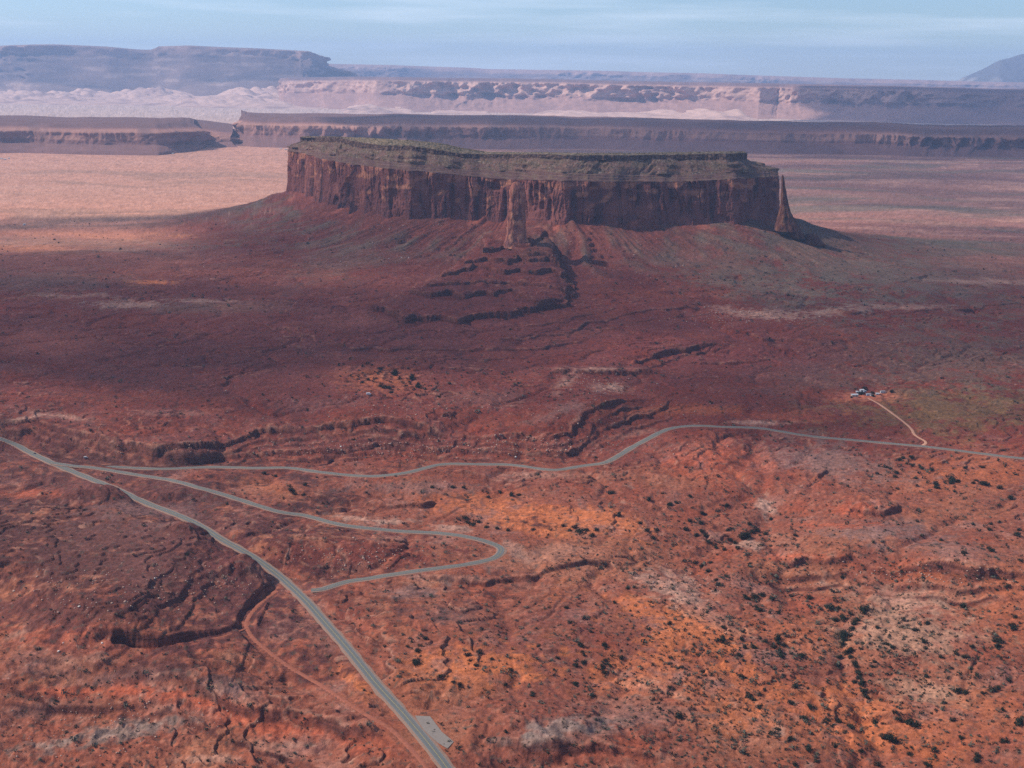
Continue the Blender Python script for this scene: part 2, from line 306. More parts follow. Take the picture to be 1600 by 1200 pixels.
def hmap(x, y, full=True):
    x = np.asarray(x, f32); y = np.asarray(y, f32)
    b = base(x, y).astype(f32); fk = ss(4200, 7000, y); b = b * (1 - fk) + 1.0 * fk
    near = ss(4200, 2600, y)
    u, v = proj(x, y, b)
    h = b + 5 * near * fbm(x / 420, y / 420, 3, 1) + 2.0 * near * fbm(x / 110, y / 110, 3, 2)
    # contour ledges in the flats
    n = 24 * fbm(x / 300, y / 240, 5, 9)
    tm = near * (0.35 + 0.65 * ss(-0.1, 0.3, pn(x / 300, y / 300, 10)))
    h = h + tm * (0.7 * (terr(n, 4.0, 0.475, 0.525) - n))
    RM = np.zeros(x.shape, f32); RB = np.zeros(x.shape, f32); fr_ = n / 4.0 - np.floor(n / 4.0)
    lv = tm * ss(-0.2, 0.2, pn(x / 90, y / 90, 18))
    RM = np.maximum(RM, lv * ss(0.5, 0.53, fr_) * ss(0.66, 0.56, fr_)).astype(f32); RB = np.maximum(RB, lv * 0.7 * ss(0.34, 0.45, fr_) * ss(0.53, 0.5, fr_)).astype(f32)
    t, S, G = talus(x, y); h = h + t
    pyr = pyramid(x, y, RM, RB); h = np.where(pyr > 0.2, np.maximum(h, pyr + 0.25 * h), h)
    h = add_ledges(x, y, h, RM, RB)
    # rough, eroded ground
    rough = np.clip(1.0 * np.exp(-(((u - 150) / 330) ** 2 + ((v - 1120) / 110) ** 2)) + 0.9 * np.exp(-(((u - 1130) / 130) ** 2 + ((v - 740) / 70) ** 2))
            + 0.6 * np.exp(-(((u - 1330) / 110) ** 2 + ((v - 800) / 45) ** 2)) + 0.7 * np.exp(-(((u - 550) / 160) ** 2 + ((v - 865) / 30) ** 2))
            + 0.5 * np.exp(-(((u - 700) / 200) ** 2 + ((v - 690) / 22) ** 2)) + 0.6 * np.exp(-(((u - 900) / 160) ** 2 + ((v - 1150) / 60) ** 2)) + 0.42, 0, 1) * ss(3000, 1900, y)
    sand = np.exp(-(((u - 850) / 190) ** 2 + ((v - 810) / 28) ** 2)) + np.exp(-(((u - 1060) / 170) ** 2 + ((v - 990) / 40) ** 2)) + np.exp(-(((u - 740) / 130) ** 2 + ((v - 1035) / 36) ** 2)) + 0.8 * np.exp(-(((u - 1500) / 150) ** 2 + ((v - 740) / 70) ** 2))
    rough = rough * (1 - 0.85 * np.clip(sand, 0, 1)) * (0.45 + 0.9 * ss(-0.4, 0.4, pn(x / 170, y / 170, 19)))
    gx = x + 40 * fbm(x / 150, y / 150, 3, 74); gy = y + 40 * fbm(x / 150, y / 150, 3, 75)
    gm = near * (1 - np.clip(sand, 0, 1)) * (S > 500)
    g1 = np.abs(pn(gx / 210, gy / 210, 76)); g2 = np.abs(pn(gx / 95, gy / 95, 77))
    h = h - gm * (3.2 * ss(0.10, 0.0, g1) + 2.6 * ss(0.5, 0, g1) + 2.0 * ss(0.14, 0.0, g2) * ss(0.6, 0.1, g1))
    wx = x + 14 * fbm(x / 60, y / 60, 2, 14); wy = y + 14 * fbm(x / 60, y / 60, 2, 15)
    ca, sa = math.cos(0.6), math.sin(0.6)
    h = h + rough * (3.2 * ridged((wx * ca + wy * sa) / 34, (-wx * sa + wy * ca) / 62, 4, 11, 0.55) + 1.6 * fbm(x / 14, y / 14, 3, 12))
    h = h + ss(3000, 1500, y) * 0.45 * fbm(x / 7, y / 7, 2, 13) + 0.9 * near * ridged(x / 45, y / 45, 3, 16) * ss(0, .4, pn(x / 200, y / 200, 17))
    # mound inside the road bend, small knolls
    h = h + bumpdisc(x, y, 530, 862, -32, 95, 34, 13, 2.6) + bumpdisc(x, y, 300, 768, -24, 30, 26, 7) + bumpdisc(x, y, 1350, 792, -22, 55, 30, 9, 2.4) + bumpdisc(x, y, 1300, 840, -20, 60, 60, 3)
    h = h + bumpdisc(x, y, 880, 1150, -44, 70, 40, 9, 3) + bumpdisc(x, y, 300, 1060, -44, 75, 26, 6, 2)
    for k, wp in enumerate(WASH):
        d, s, tt = pl_dist(x + 6 * fbm(x / 40, y / 40, 2, 70), y + 6 * fbm(x / 40, y / 40, 2, 71), wp)
        h = h - (3.6, 2.5, 3)[k] * np.exp(-(d / (9, 7, 10)[k]) ** 2) - (3, 2, 2)[k] * np.exp(-(d / 45) ** 2)
    if full:
        h = poly_hill(x, y, h, BENCH, -23, 42, 9, 120, RM, RB, .24, .6)
        h = poly_hill(x, y, h, BLUFF, -6, 40, 10, 130, RM, RB, .17, .5)
        h = h + bumpdisc(x, y, 148, 773, -14, 58, 28, 20, 2.6, 0.1) + bumpdisc(x, y, 290, 826, -6, 20, 15, 10, 2.5) + bumpdisc(x, y, 384, 886, -20, 20, 16, 11, 2.5)
    return h.astype(f32), S, G, RM, RB
def hitr(pts, full=False):
    """where photo pixels meet the terrain"""
    out = []
    for px, py in pts:
        d = ray([px], [py])[0]
        ys = np.geomspace(500, 12000, 420); t = ys / d[1]
        z = HC + d[2] * t; hh = hmap(d[0] * t, ys, full)[0]
        k = np.argmax(z < hh)
        a = (z[k - 1] - hh[k - 1]) / ((z[k - 1] - hh[k - 1]) - (z[k] - hh[k])); yy = ys[k - 1] + a * (ys[k] - ys[k - 1])
        out.append((d[0] * yy / d[1], yy, HC + d[2] * yy / d[1]))
    return np.array(out)
def spline(pts, step=5.0):
    pts = np.asarray(pts, float); q = np.vstack([2 * pts[0] - pts[1], pts, 2 * pts[-1] - pts[-2]]); out = []
    for i in range(1, len(q) - 2):
        n = max(2, int(np.hypot(*(q[i + 1] - q[i])[:2]) / step)); t = np.linspace(0, 1, n, endpoint=False)[:, None]
        a, b, c, d = q[i - 1], q[i], q[i + 1], q[i + 2]
        out.append(0.5 * (2 * b + (c - a) * t + (2 * a - 5 * b + 4 * c - d) * t ** 2 + (3 * b - a - 3 * c + d) * t ** 3))
    out.append(pts[-1][None]); return np.vstack(out)
def smooth(a, k):
    ker = np.hanning(2 * k + 3)[1:-1]; ker /= ker.sum()
    return np.convolve(np.pad(a, k, mode='edge'), ker, 'valid')
ROADS = [
    ("road", [(722, 1232), (700, 1200), (665, 1155), (625, 1110), (585, 1065), (545, 1015), (505, 970), (475, 935), (440, 905), (400, 872), (350, 845), (310, 820), (272, 802), (225, 785), (185, 765), (130, 744), (80, 722), (30, 700), (-20, 676), (-120, 636)], 4.0, 6.6, 'asphalt'),
    ("road", [(82, 723), (110, 727), (155, 732.5), (210, 741), (262, 750), (310, 760), (360, 777), (430, 797), (480, 808), (540, 820), (620, 830), (680, 832.5), (735, 839), (768, 848), (783, 860), (775, 871), (745, 879), (700, 885), (640, 893), (580, 903), (540, 911), (505, 919), (486, 922)], 3.6, 5.6, 'asphalt'),
    ("road", [(138, 730), (180, 731), (250, 731.5), (330, 731), (400, 730.5), (450, 731.5), (500, 737), (560, 744), (600, 743), (640, 736), (690, 726.5), (740, 724.5), (800, 728), (860, 732), (910, 730.5), (950, 719), (985, 702), (1010, 686), (1045, 670), (1080, 665.5), (1130, 666), (1190, 670), (1260, 680), (1330, 688), (1400, 693), (1450, 698), (1510, 706), (1600, 716), (1720, 729)], 3.8, 5.8, 'asphalt'),
    ("dirt_road", [(1356, 621), (1375, 632), (1400, 650), (1422, 667), (1430, 680), (1446, 690), (1441, 696)], 2.6, 2.7, 'dirt'),
    ("dirt_road", [(436, 926), (425, 930), (398, 950), (385, 972), (392, 992), (415, 1014), (450, 1040), (500, 1072), (560, 1106), (610, 1140), (650, 1178), (675, 1212)], 2.7, 2.8, 'redroad'),
    ("dirt_road", [(490, 921.5), (475, 923.5), (450, 925)], 3.4, 3.5, 'redroad'),
    ("dirt_road", [(388, 978), (350, 993), (300, 1003), (250, 1015), (190, 1022)], 1.4, 1.5, 'redroad'),
]
roads = []
for nm, pts, hw, hs, mt in ROADS:
    q = spline(hitr(pts), 5.0); q[:, 2] = smooth(q[:, 2], 12)
    roads.append([nm, q, hw, hs, mt])
# ------------------------------------------------------------------ ground grid
tc_ = np.concatenate([np.linspace(-1.7, -0.72, 20, endpoint=False), np.linspace(-0.72, -0.52, 110, endpoint=False), np.linspace(-0.52, 0.52, 1260), np.linspace(0.52, 0.72, 111)[1:], np.linspace(0.72, 1.7, 21)[1:]]).astype(f32)
yr = np.concatenate([np.linspace(250, 700, 24, endpoint=False), np.linspace(700, 1500, 500, endpoint=False), np.linspace(1500, 3750, 760, endpoint=False),
                     np.geomspace(3750, 9000, 100, endpoint=False), np.geomspace(9000, 50000, 50)]).astype(f32)
NX, NY = len(tc_), len(yr)
GX = (yr[:, None] * tc_[None]).astype(f32); GY = np.repeat(yr[:, None], NX, 1)
GZ = np.empty_like(GX); GS = np.empty_like(GX); GG = np.empty_like(GX); GRM = np.empty_like(GX); GRB = np.empty_like(GX)
for i in range(0, NY, 120):
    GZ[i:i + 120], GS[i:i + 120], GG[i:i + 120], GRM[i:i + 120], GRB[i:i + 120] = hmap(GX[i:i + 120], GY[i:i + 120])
# flatten the ground beside each road
def bed(q, r_in, r_out, dz=-0.35):
    global GZ
    best = np.full(GX.shape, 1e9, f32); zr = np.zeros(GX.shape, f32)
    for x0, y0, z0 in q:
        j0, j1 = np.searchsorted(yr, [y0 - r_out, y0 + r_out]); c0, c1 = np.searchsorted(tc_, [(x0 - r_out) / y0 - 0.004, (x0 + r_out) / y0 + 0.004])
        if j1 <= j0 or c1 <= c0: continue
        d = np.hypot(GX[j0:j1, c0:c1] - x0, GY[j0:j1, c0:c1] - y0); b = best[j0:j1, c0:c1]; mk = d < b
        b[mk] = d[mk]; zr[j0:j1, c0:c1][mk] = z0 + dz
    k = ss(r_out, r_in, best); k[best > 1e8] = 0
    GZ = (GZ * (1 - k) + zr * k).astype(f32)
pull = hitr([(648, 1123), (672, 1121), (690, 1140), (709, 1158), (699, 1168), (684, 1160), (664, 1142)])
pull[:, 2] = roads[0][1][np.argmin(np.hypot(roads[0][1][:, 0] - pull[:, 0].mean(), roads[0][1][:, 1] - pull[:, 1].mean())), 2] 
_o = np.argsort(roads[0][1][:, 1]); rz_ = lambda y_: float(np.interp(y_, roads[0][1][_o, 1], roads[0][1][_o, 2]))
bed([(pull[:, 0].mean() + a, pull[:, 1].mean() + b, rz_(pull[:, 1].mean() + b)) for a in np.linspace(-14, 14, 9) for b in np.linspace(-30, 30, 20)], 6, 20, -0.25)
for nm, q, hw, hs, mt in roads[::-1]:
    bed(q, hs + 3.5, hs + 16 if mt == 'asphalt' else hs + 8)
sett = hitr([(1336, 618), (1380, 614)])
def hq(x, y):
    x = np.asarray(x, float); y = np.asarray(y, float); j = np.clip(np.searchsorted(yr, y) - 1, 0, NY - 2); fy = (y - yr[j]) / (yr[j + 1] - yr[j])
    t = x / y; c = np.clip(np.searchsorted(tc_, t) - 1, 0, NX - 2); fx = (t - tc_[c]) / (tc_[c + 1] - tc_[c])
    return (GZ[j, c] * (1 - fx) + GZ[j, c + 1] * fx) * (1 - fy) + (GZ[j + 1, c] * (1 - fx) + GZ[j + 1, c + 1] * fx) * fy
YS = np.concatenate([np.geomspace(560, 4500, 900), np.geomspace(4600, 30000, 60)])
def hit(px, py):
    d = ray([px], [py])[0]; t = YS / d[1]; z = HC + d[2] * t; hh = hq(d[0] * t, YS); k = max(1, int(np.argmax(z < hh)))
    a = (z[k - 1] - hh[k - 1]) / ((z[k - 1] - hh[k - 1]) - (z[k] - hh[k]) + 1e-9); yy = YS[k - 1] + a * (YS[k] - YS[k - 1]); xx = d[0] * yy / d[1]
    return float(xx), float(yy), float(hq(xx, yy))
# ------------------------------------------------------------------ mesh helpers
def tag(o, label=None, cat=None, group=None, kind=None):
    for k, v_ in (('label', label), ('category', cat), ('group', group), ('kind', kind)):
        if v_: o[k] = v_
    return o
def mesh(name, co, faces, mat, parent=None, col=None, smooth_=True, loc=None):
    me = bpy.data.meshes.new(name); co = np.asarray(co, f32).reshape(-1, 3)
    me.vertices.add(len(co)); me.vertices.foreach_set("co", co.ravel())
    if isinstance(faces, np.ndarray):
        nf, k = faces.shape; me.loops.add(nf * k); me.polygons.add(nf)
        me.loops.foreach_set("vertex_index", faces.astype(np.int32).ravel())
        me.polygons.foreach_set("loop_start", np.arange(0, nf * k, k, dtype=np.int32))
    else:
        me = bpy.data.meshes.new(name); me.from_pydata([tuple(map(float, c)) for c in co], [], faces)
    me.update(calc_edges=True)
    if smooth_: me.polygons.foreach_set("use_smooth", np.ones(len(me.polygons), bool))
    if col is not None:
        at = me.color_attributes.new("Col", 'FLOAT_COLOR', 'POINT'); cc = np.ones((len(co), 4), f32); cc[:, :3] = col.reshape(-1, 3)
        at.data.foreach_set("color", cc.ravel())
    me.materials.append(mat)
    o = bpy.data.objects.new(name, me); C.objects.link(o)
    if parent: o.parent = parent
    if loc is not None: o.location = loc
    return o
def gridf(ny, nx, wrap=False):
    j, i = np.meshgrid(np.arange(ny - 1), np.arange(nx if wrap else nx - 1), indexing='ij'); i2 = (i + 1) % nx
    return np.stack([j * nx + i, j * nx + i2, (j + 1) * nx + i2, (j + 1) * nx + i], -1).reshape(-1, 4)
def mat(name, rgb, rough=0.95, attr=False, nscale=0.2, namp=0.25, bump=0.0, bscale=0.3, strata=0.0, streak=False, steep=None, spec=0.15):
    m_ = bpy.data.materials.new(name); m_.use_nodes = True; t = m_.node_tree; n = t.nodes; l = t.links; b = n['Principled BSDF']
    b.inputs['Roughness'].default_value = rough; b.inputs['Specular IOR Level'].default_value = spec
    geo = n.new('ShaderNodeNewGeometry')
    tco = n.new('ShaderNodeTexCoord'); vec = tco.outputs['Object']
    nz_ = n.new('ShaderNodeTexNoise'); nz_.inputs['Scale'].default_value = nscale; nz_.inputs['Detail'].default_value = 10; nz_.inputs['Roughness'].default_value = 0.65
    mp_ = n.new('ShaderNodeMapping'); l.new(vec, mp_.inputs['Vector']); l.new(mp_.outputs['Vector'], nz_.inputs['Vector'])
    if streak: mp_.inputs['Scale'].default_value = (1, 1, 0.12)
    r = n.new('ShaderNodeMapRange'); r.inputs['From Min'].default_value = 0.25; r.inputs['From Max'].default_value = 0.75
    r.inputs['To Min'].default_value = 1 - namp; r.inputs['To Max'].default_value = 1 + namp; l.new(nz_.outputs['Fac'], r.inputs['Value'])
    mul = n.new('ShaderNodeVectorMath'); mul.operation = 'SCALE'
    if attr:
        a = n.new('ShaderNodeAttribute'); a.attribute_name = "Col"; src = a.outputs['Color']
    else:
        rg = n.new('ShaderNodeRGB'); rg.outputs[0].default_value = (*rgb, 1); src = rg.outputs[0]
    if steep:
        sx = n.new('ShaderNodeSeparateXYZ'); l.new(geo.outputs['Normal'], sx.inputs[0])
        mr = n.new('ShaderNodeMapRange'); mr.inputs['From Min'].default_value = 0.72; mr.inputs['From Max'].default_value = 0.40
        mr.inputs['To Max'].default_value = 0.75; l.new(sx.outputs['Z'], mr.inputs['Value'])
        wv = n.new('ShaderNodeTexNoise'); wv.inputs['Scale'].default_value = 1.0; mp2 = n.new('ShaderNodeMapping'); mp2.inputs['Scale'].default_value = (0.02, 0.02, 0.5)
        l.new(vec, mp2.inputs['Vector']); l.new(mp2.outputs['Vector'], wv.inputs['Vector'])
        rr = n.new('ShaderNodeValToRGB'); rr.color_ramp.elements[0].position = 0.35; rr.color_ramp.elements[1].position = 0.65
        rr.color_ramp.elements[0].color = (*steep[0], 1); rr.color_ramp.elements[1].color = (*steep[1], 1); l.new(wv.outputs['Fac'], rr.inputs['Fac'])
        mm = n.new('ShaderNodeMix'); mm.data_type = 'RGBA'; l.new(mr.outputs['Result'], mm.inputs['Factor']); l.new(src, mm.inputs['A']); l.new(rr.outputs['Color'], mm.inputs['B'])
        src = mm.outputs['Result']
    l.new(src, mul.inputs[0]); l.new(r.outputs['Result'], mul.inputs['Scale']); l.new(mul.outputs['Vector'], b.inputs['Base Color'])
    if bump:
        n2 = n.new('ShaderNodeTexNoise'); n2.inputs['Scale'].default_value = bscale; n2.inputs['Detail'].default_value = 9; n2.inputs['Roughness'].default_value = 0.68
        l.new(mp_.outputs['Vector'], n2.inputs['Vector'])
        bp = n.new('ShaderNodeBump'); bp.inputs['Strength'].default_value = 1.0; bp.inputs['Distance'].default_value = bump
        l.new(n2.outputs['Fac'], bp.inputs['Height']); l.new(bp.outputs['Normal'], b.inputs['Normal'])
    return m_
# ------------------------------------------------------------------ ground colour
def mixc(a, b, k): return a + (np.asarray(b, f32) - a) * k[..., None]
BASEC = (0.24, 0.088, 0.055); DARK = (0.135, 0.042, 0.036); SAND = (0.46, 0.165, 0.07); GREY = (0.225, 0.135, 0.115)
PALE = (0.42, 0.26, 0.20); SAGE = (0.155, 0.125, 0.095); PINK = (0.47, 0.25, 0.19); ORED = (0.36, 0.105, 0.055)
BLOBS = [  # centre, radii, colour, strength, tilt
    (590, 590, 90, 26, SAND, 1, 0.1), (590, 590, 60, 16, SAND, 1, 0), (750, 445, 190, 60, (0.15, 0.044, 0.036), .85, 0), (850, 810, 190, 28, SAND, .8, 0.12), (1060, 985, 150, 38, SAND, .9, 0.35), (1250, 1000, 90, 40, SAND, .45, 0.2), (740, 1035, 130, 35, SAND, .9, 0), (1150, 1090, 260, 50, SAND, .6, 0.15),
    (1450, 1130, 200, 60, SAND, .4, 0), (1560, 940, 120, 90, SAND, .35, 0), (1500, 740, 160, 40, SAND, .4, 0), (560, 1070, 40, 12, SAND, .9, 0.7), (232, 442, 40, 4, SAND, 1, 0), (420, 760, 60, 16, SAND, .5, 0.2), (340, 790, 60, 14, SAND, .4, 0.3),
    (1190, 660, 60, 5, PALE, .7, 0), (1480, 420, 260, 80, SAGE, .55, 0), (1150, 420, 190, 50, SAGE, .8, 0.35), (1330, 420, 190, 40, SAGE, .7, 0.1), (560, 390, 130, 40, SAGE, .45, -0.4), (130, 335, 190, 12, SAGE, .8, 0),
    (100, 380, 260, 14, SAGE, .8, 0), (330, 480, 160, 14, SAGE, .5, 0), (60, 440, 160, 22, SAGE, .4, 0), (1480, 640, 190, 38, (0.20, 0.125, 0.06), .8, 0), (1450, 560, 230, 50, SAGE, .6, 0), (1280, 590, 140, 25, SAGE, .45, 0),
    (1180, 490, 70, 9, PALE, .8, 0.1), (1290, 488, 60, 6, PALE, .5, 0), (1400, 480, 100, 6, PALE, .5, 0), (1540, 440, 80, 5, PALE, .6, 0), (955, 605, 34, 9, PALE, 1, 0), (885, 595, 30, 12, PALE, .7, -0.7), (930, 576, 80, 4, PALE, .9, 0), (200, 475, 60, 7, PALE, .7, 0), (310, 470, 60, 4, PALE, .6, 0), (120, 462, 60, 4, PALE, .5, 0),
    (95, 650, 70, 7, PALE, .6, 0.1), (270, 645, 60, 5, PALE, .5, 0), (500, 630, 90, 10, GREY, .5, -0.1), (30, 655, 50, 4, PALE, .8, -0.2), (760, 620, 90, 16, GREY, .5, 0), (880, 640, 60, 10, GREY, .6, -0.3),
    (300, 330, 330, 8, PINK, .2, 0), (350, 1075, 75, 22, GREY, .9, 0), (200, 1060, 110, 16, GREY, .7, -0.1), (60, 1035, 90, 18, GREY, .6, 0), (80, 985, 180, 40, ORED, .7, 0.1), (440, 985, 40, 30, GREY, .6, 0), (500, 990, 60, 25, GREY, .45, 0.5),
    (50, 970, 30, 10, PALE, .7, -0.3), (30, 990, 40, 8, PALE, .8, -0.4), (180, 1145, 130, 14, (0.25, 0.2, 0.17), .8, -0.2), (60, 1110, 80, 14, GREY, .5, 0), (450, 1165, 60, 14, PALE, .4, 0), (330, 1185, 50, 8, PALE, .5, 0),
    (160, 1080, 150, 10, ORED, 1, 0), (300, 1095, 140, 18, ORED, .9, 0.2), (470, 1140, 110, 22, ORED, .9, 0.2), (80, 955, 110, 50, ORED, .7, 0.5), (280, 1010, 130, 16, ORED, .7, 0), (40, 890, 60, 40, ORED, .5, .6),
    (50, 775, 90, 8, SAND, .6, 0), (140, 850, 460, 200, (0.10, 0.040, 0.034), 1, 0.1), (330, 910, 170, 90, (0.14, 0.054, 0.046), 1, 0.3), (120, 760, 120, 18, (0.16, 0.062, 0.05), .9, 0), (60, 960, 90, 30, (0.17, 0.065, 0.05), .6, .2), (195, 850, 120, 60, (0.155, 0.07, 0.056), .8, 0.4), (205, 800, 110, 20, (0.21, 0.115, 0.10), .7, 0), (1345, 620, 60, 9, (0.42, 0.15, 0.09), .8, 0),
    (620, 815, 70, 8, PALE, .8, 0.05), (560, 810, 60, 5, PALE, .7, 0.1), (700, 825, 50, 7, PALE, .7, 0.1), (800, 855, 30, 10, PALE, .6, 0.6), (860, 865, 90, 14, PALE, .3, -0.2), (640, 925, 60, 12, GREY, .8, 0), (700, 905, 60, 8, PALE, .35, 0),
    (1050, 915, 60, 24, PALE, .75, 0.2), (1110, 960, 80, 16, PALE, .35, 0.5), (1195, 790, 14, 18, PALE, .9, 0.1), (1180, 850, 30, 9, PALE, .8, 0), (1400, 940, 80, 22, PALE, .55, 0.25), (1430, 990, 120, 48, (0.34, 0.20, 0.14), .9, 0.2), (1440, 1080, 70, 24, (0.34, 0.20, 0.14), .9, 0.2), (1500, 930, 60, 12, PALE, .3, 0.1),
    (1280, 720, 130, 30, GREY, .8, 0.15), (1370, 830, 120, 22, GREY, .8, 0.1), (1480, 860, 120, 14, GREY, .5, 0.1), (1060, 700, 60, 14, GREY, .5, 0), (880, 1140, 80, 22, (0.25, 0.19, 0.165), .9, 0), (820, 1160, 60, 12, (0.25, 0.19, 0.16), .8, 0), (1000, 1110, 90, 24, GREY, .6, 0), (960, 1170, 90, 22, ORED, .6, 0),
    (1040, 1080, 60, 14, PALE, .4, 0.2), (1220, 1140, 16, 14, PALE, .8, 0.3), (640, 760, 110, 10, GREY, .6, 0), (850, 742, 120, 5, PALE, .35, 0), (700, 960, 60, 18, GREY, .35, 0), (560, 970, 60, 20, ORED, .4, 0.5), (1300, 820, 70, 6, ORED, .8, 0), (1330, 800, 50, 14, ORED, .9, 0), (1250, 870, 70, 6, ORED, .7, 0), (1120, 720, 90, 34, ORED, .7, 0),
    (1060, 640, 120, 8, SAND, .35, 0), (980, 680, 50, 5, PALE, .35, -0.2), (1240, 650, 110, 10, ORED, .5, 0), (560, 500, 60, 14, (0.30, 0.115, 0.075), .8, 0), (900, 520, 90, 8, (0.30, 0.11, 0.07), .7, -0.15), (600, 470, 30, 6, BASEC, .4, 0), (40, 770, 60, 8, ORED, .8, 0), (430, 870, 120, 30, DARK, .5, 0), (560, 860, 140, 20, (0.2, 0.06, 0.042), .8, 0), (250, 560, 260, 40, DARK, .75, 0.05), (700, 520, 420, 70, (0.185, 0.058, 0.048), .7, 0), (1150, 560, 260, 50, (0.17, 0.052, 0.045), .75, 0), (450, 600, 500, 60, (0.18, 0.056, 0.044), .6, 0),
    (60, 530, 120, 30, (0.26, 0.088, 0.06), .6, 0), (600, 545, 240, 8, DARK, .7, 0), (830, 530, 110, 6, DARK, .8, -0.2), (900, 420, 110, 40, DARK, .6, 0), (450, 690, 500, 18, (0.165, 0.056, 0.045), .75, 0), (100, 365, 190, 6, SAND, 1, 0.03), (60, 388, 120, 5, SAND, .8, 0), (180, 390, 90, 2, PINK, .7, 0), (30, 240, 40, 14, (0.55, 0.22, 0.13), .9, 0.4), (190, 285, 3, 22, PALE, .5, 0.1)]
def ground_col(x, y, z, S, G, RM, RB):
    u, v = proj(x, y, z); c = np.empty(x.shape + (3,), f32); c[:] = BASEC; ptn = pn(x / 130, y / 130, 270)
    nA = fbm(x / 260, y / 260, 4, 201); nB = fbm(x / 60, y / 60, 4, 202); nC = fbm(x / 15, y / 15, 4, 203)
    c = mixc(c, DARK, ss(0.0, 0.7, nA) * 0.55); c = mixc(c, GREY, ss(0.1, 0.6, nB) * 0.4); c = mixc(c, ORED, ss(0.1, 0.6, -nB - 0.3 * nA) * 0.5); c = mixc(c, (0.3, 0.125, 0.07), ss(0.0, 0.5, fbm(x / 140, y / 140, 4, 280)) * 0.6)
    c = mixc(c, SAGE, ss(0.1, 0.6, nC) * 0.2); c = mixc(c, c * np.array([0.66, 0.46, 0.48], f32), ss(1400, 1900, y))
    wu = 1 + 0.0 * u
    n1 = fbm(x / 70, y / 70, 5, 210, 0.6); n2 = fbm(x / 70, y / 70, 5, 220, 0.6)
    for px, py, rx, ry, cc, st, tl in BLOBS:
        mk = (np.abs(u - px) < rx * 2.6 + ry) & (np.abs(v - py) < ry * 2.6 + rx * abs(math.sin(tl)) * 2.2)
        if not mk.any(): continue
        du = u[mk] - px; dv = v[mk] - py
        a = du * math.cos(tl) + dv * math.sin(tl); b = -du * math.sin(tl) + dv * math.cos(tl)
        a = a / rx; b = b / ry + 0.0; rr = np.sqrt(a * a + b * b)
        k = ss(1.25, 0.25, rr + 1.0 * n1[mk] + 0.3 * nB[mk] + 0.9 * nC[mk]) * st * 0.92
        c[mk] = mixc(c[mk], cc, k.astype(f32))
    # east-west streaks of brush and sand on the far flats
    far = ss(2600, 4600, y); wv_ = 300 * fbm(x / 900, y / 900, 3, 232); st = fbm(x / 1900, (y + wv_) / 420, 5, 230, .6); st2 = fbm(x / 700, (y + wv_) / 170, 5, 231, .6)
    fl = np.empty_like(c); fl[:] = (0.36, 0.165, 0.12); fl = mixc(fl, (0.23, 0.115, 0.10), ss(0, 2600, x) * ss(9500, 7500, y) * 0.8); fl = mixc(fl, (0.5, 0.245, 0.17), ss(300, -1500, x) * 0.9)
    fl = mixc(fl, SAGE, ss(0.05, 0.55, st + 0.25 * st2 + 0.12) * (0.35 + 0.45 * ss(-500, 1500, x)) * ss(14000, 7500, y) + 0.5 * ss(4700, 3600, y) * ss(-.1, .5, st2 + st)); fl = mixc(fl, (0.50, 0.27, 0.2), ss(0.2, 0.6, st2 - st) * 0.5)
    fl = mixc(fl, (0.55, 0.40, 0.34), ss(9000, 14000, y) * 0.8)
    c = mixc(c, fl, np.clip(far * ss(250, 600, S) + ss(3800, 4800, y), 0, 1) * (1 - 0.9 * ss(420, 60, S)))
    # talus: rubble fans (green) between dark red beds
    T = ss(430, 60, S) * (S < 8e3); tn = fbm(x / 55, y / 120, 4, 240)
    c = mixc(c, (0.175, 0.062, 0.048), T * 0.8); c = mixc(c, (0.145, 0.115, 0.088), T * np.clip(ss(-0.1, 0.5, 0.5 * tn + 0.7 * G * ss(30, 120, S) + 0.35 * ss(200, 800, x) - 0.15), 0, 1) * 0.8)
    c = mixc(c, (0.31, 0.11, 0.075), T * ss(110, 20, S) * ss(0.1, 0.5, n1) * 0.7)
    c *= np.clip(1 + (0.28 + 0.12 * ptn) * nC + 0.22 * fbm(x / 6, y / 6, 3, 250) + 0.22 * nB, 0.35, 1.8)[..., None]
    spk = pn(x / 6.5, y / 6.5, 260); c = mixc(c, (0.10, 0.075, 0.06), ss(0.42, 0.6, spk) * 0.6 * ss(3500, 1200, y))
    spk = pn(x / 5, y / 5, 261); c = mixc(c, PALE, ss(0.6, 0.72, spk) * 0.5 * ss(0.0, 0.3, nB))
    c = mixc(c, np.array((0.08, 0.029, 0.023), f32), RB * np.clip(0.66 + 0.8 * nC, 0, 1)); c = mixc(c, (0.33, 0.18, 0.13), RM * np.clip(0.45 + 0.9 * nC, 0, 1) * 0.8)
    c = 0.19 * (np.clip(c, 0.004, 0.9) / 0.19) ** (1 + 0.22 * ss(5200, 3800, y))[..., None]
    return np.clip(c, 0.008, 0.9).astype(f32)
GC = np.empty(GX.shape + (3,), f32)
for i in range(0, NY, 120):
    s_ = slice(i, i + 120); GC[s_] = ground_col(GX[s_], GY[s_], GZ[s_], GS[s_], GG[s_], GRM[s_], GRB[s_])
g_mat = mat("desert_ground", None, attr=True, nscale=0.22, namp=0.5, bump=2.2, bscale=0.16, steep=((0.05, 0.018, 0.016), (0.20, 0.065, 0.045)))  # steep faces: strata tones, darkened to put ledge shade into the colour
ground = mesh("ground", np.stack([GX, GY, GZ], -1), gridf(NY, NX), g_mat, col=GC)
tag(ground, kind='structure')
print("ground", NX, NY)

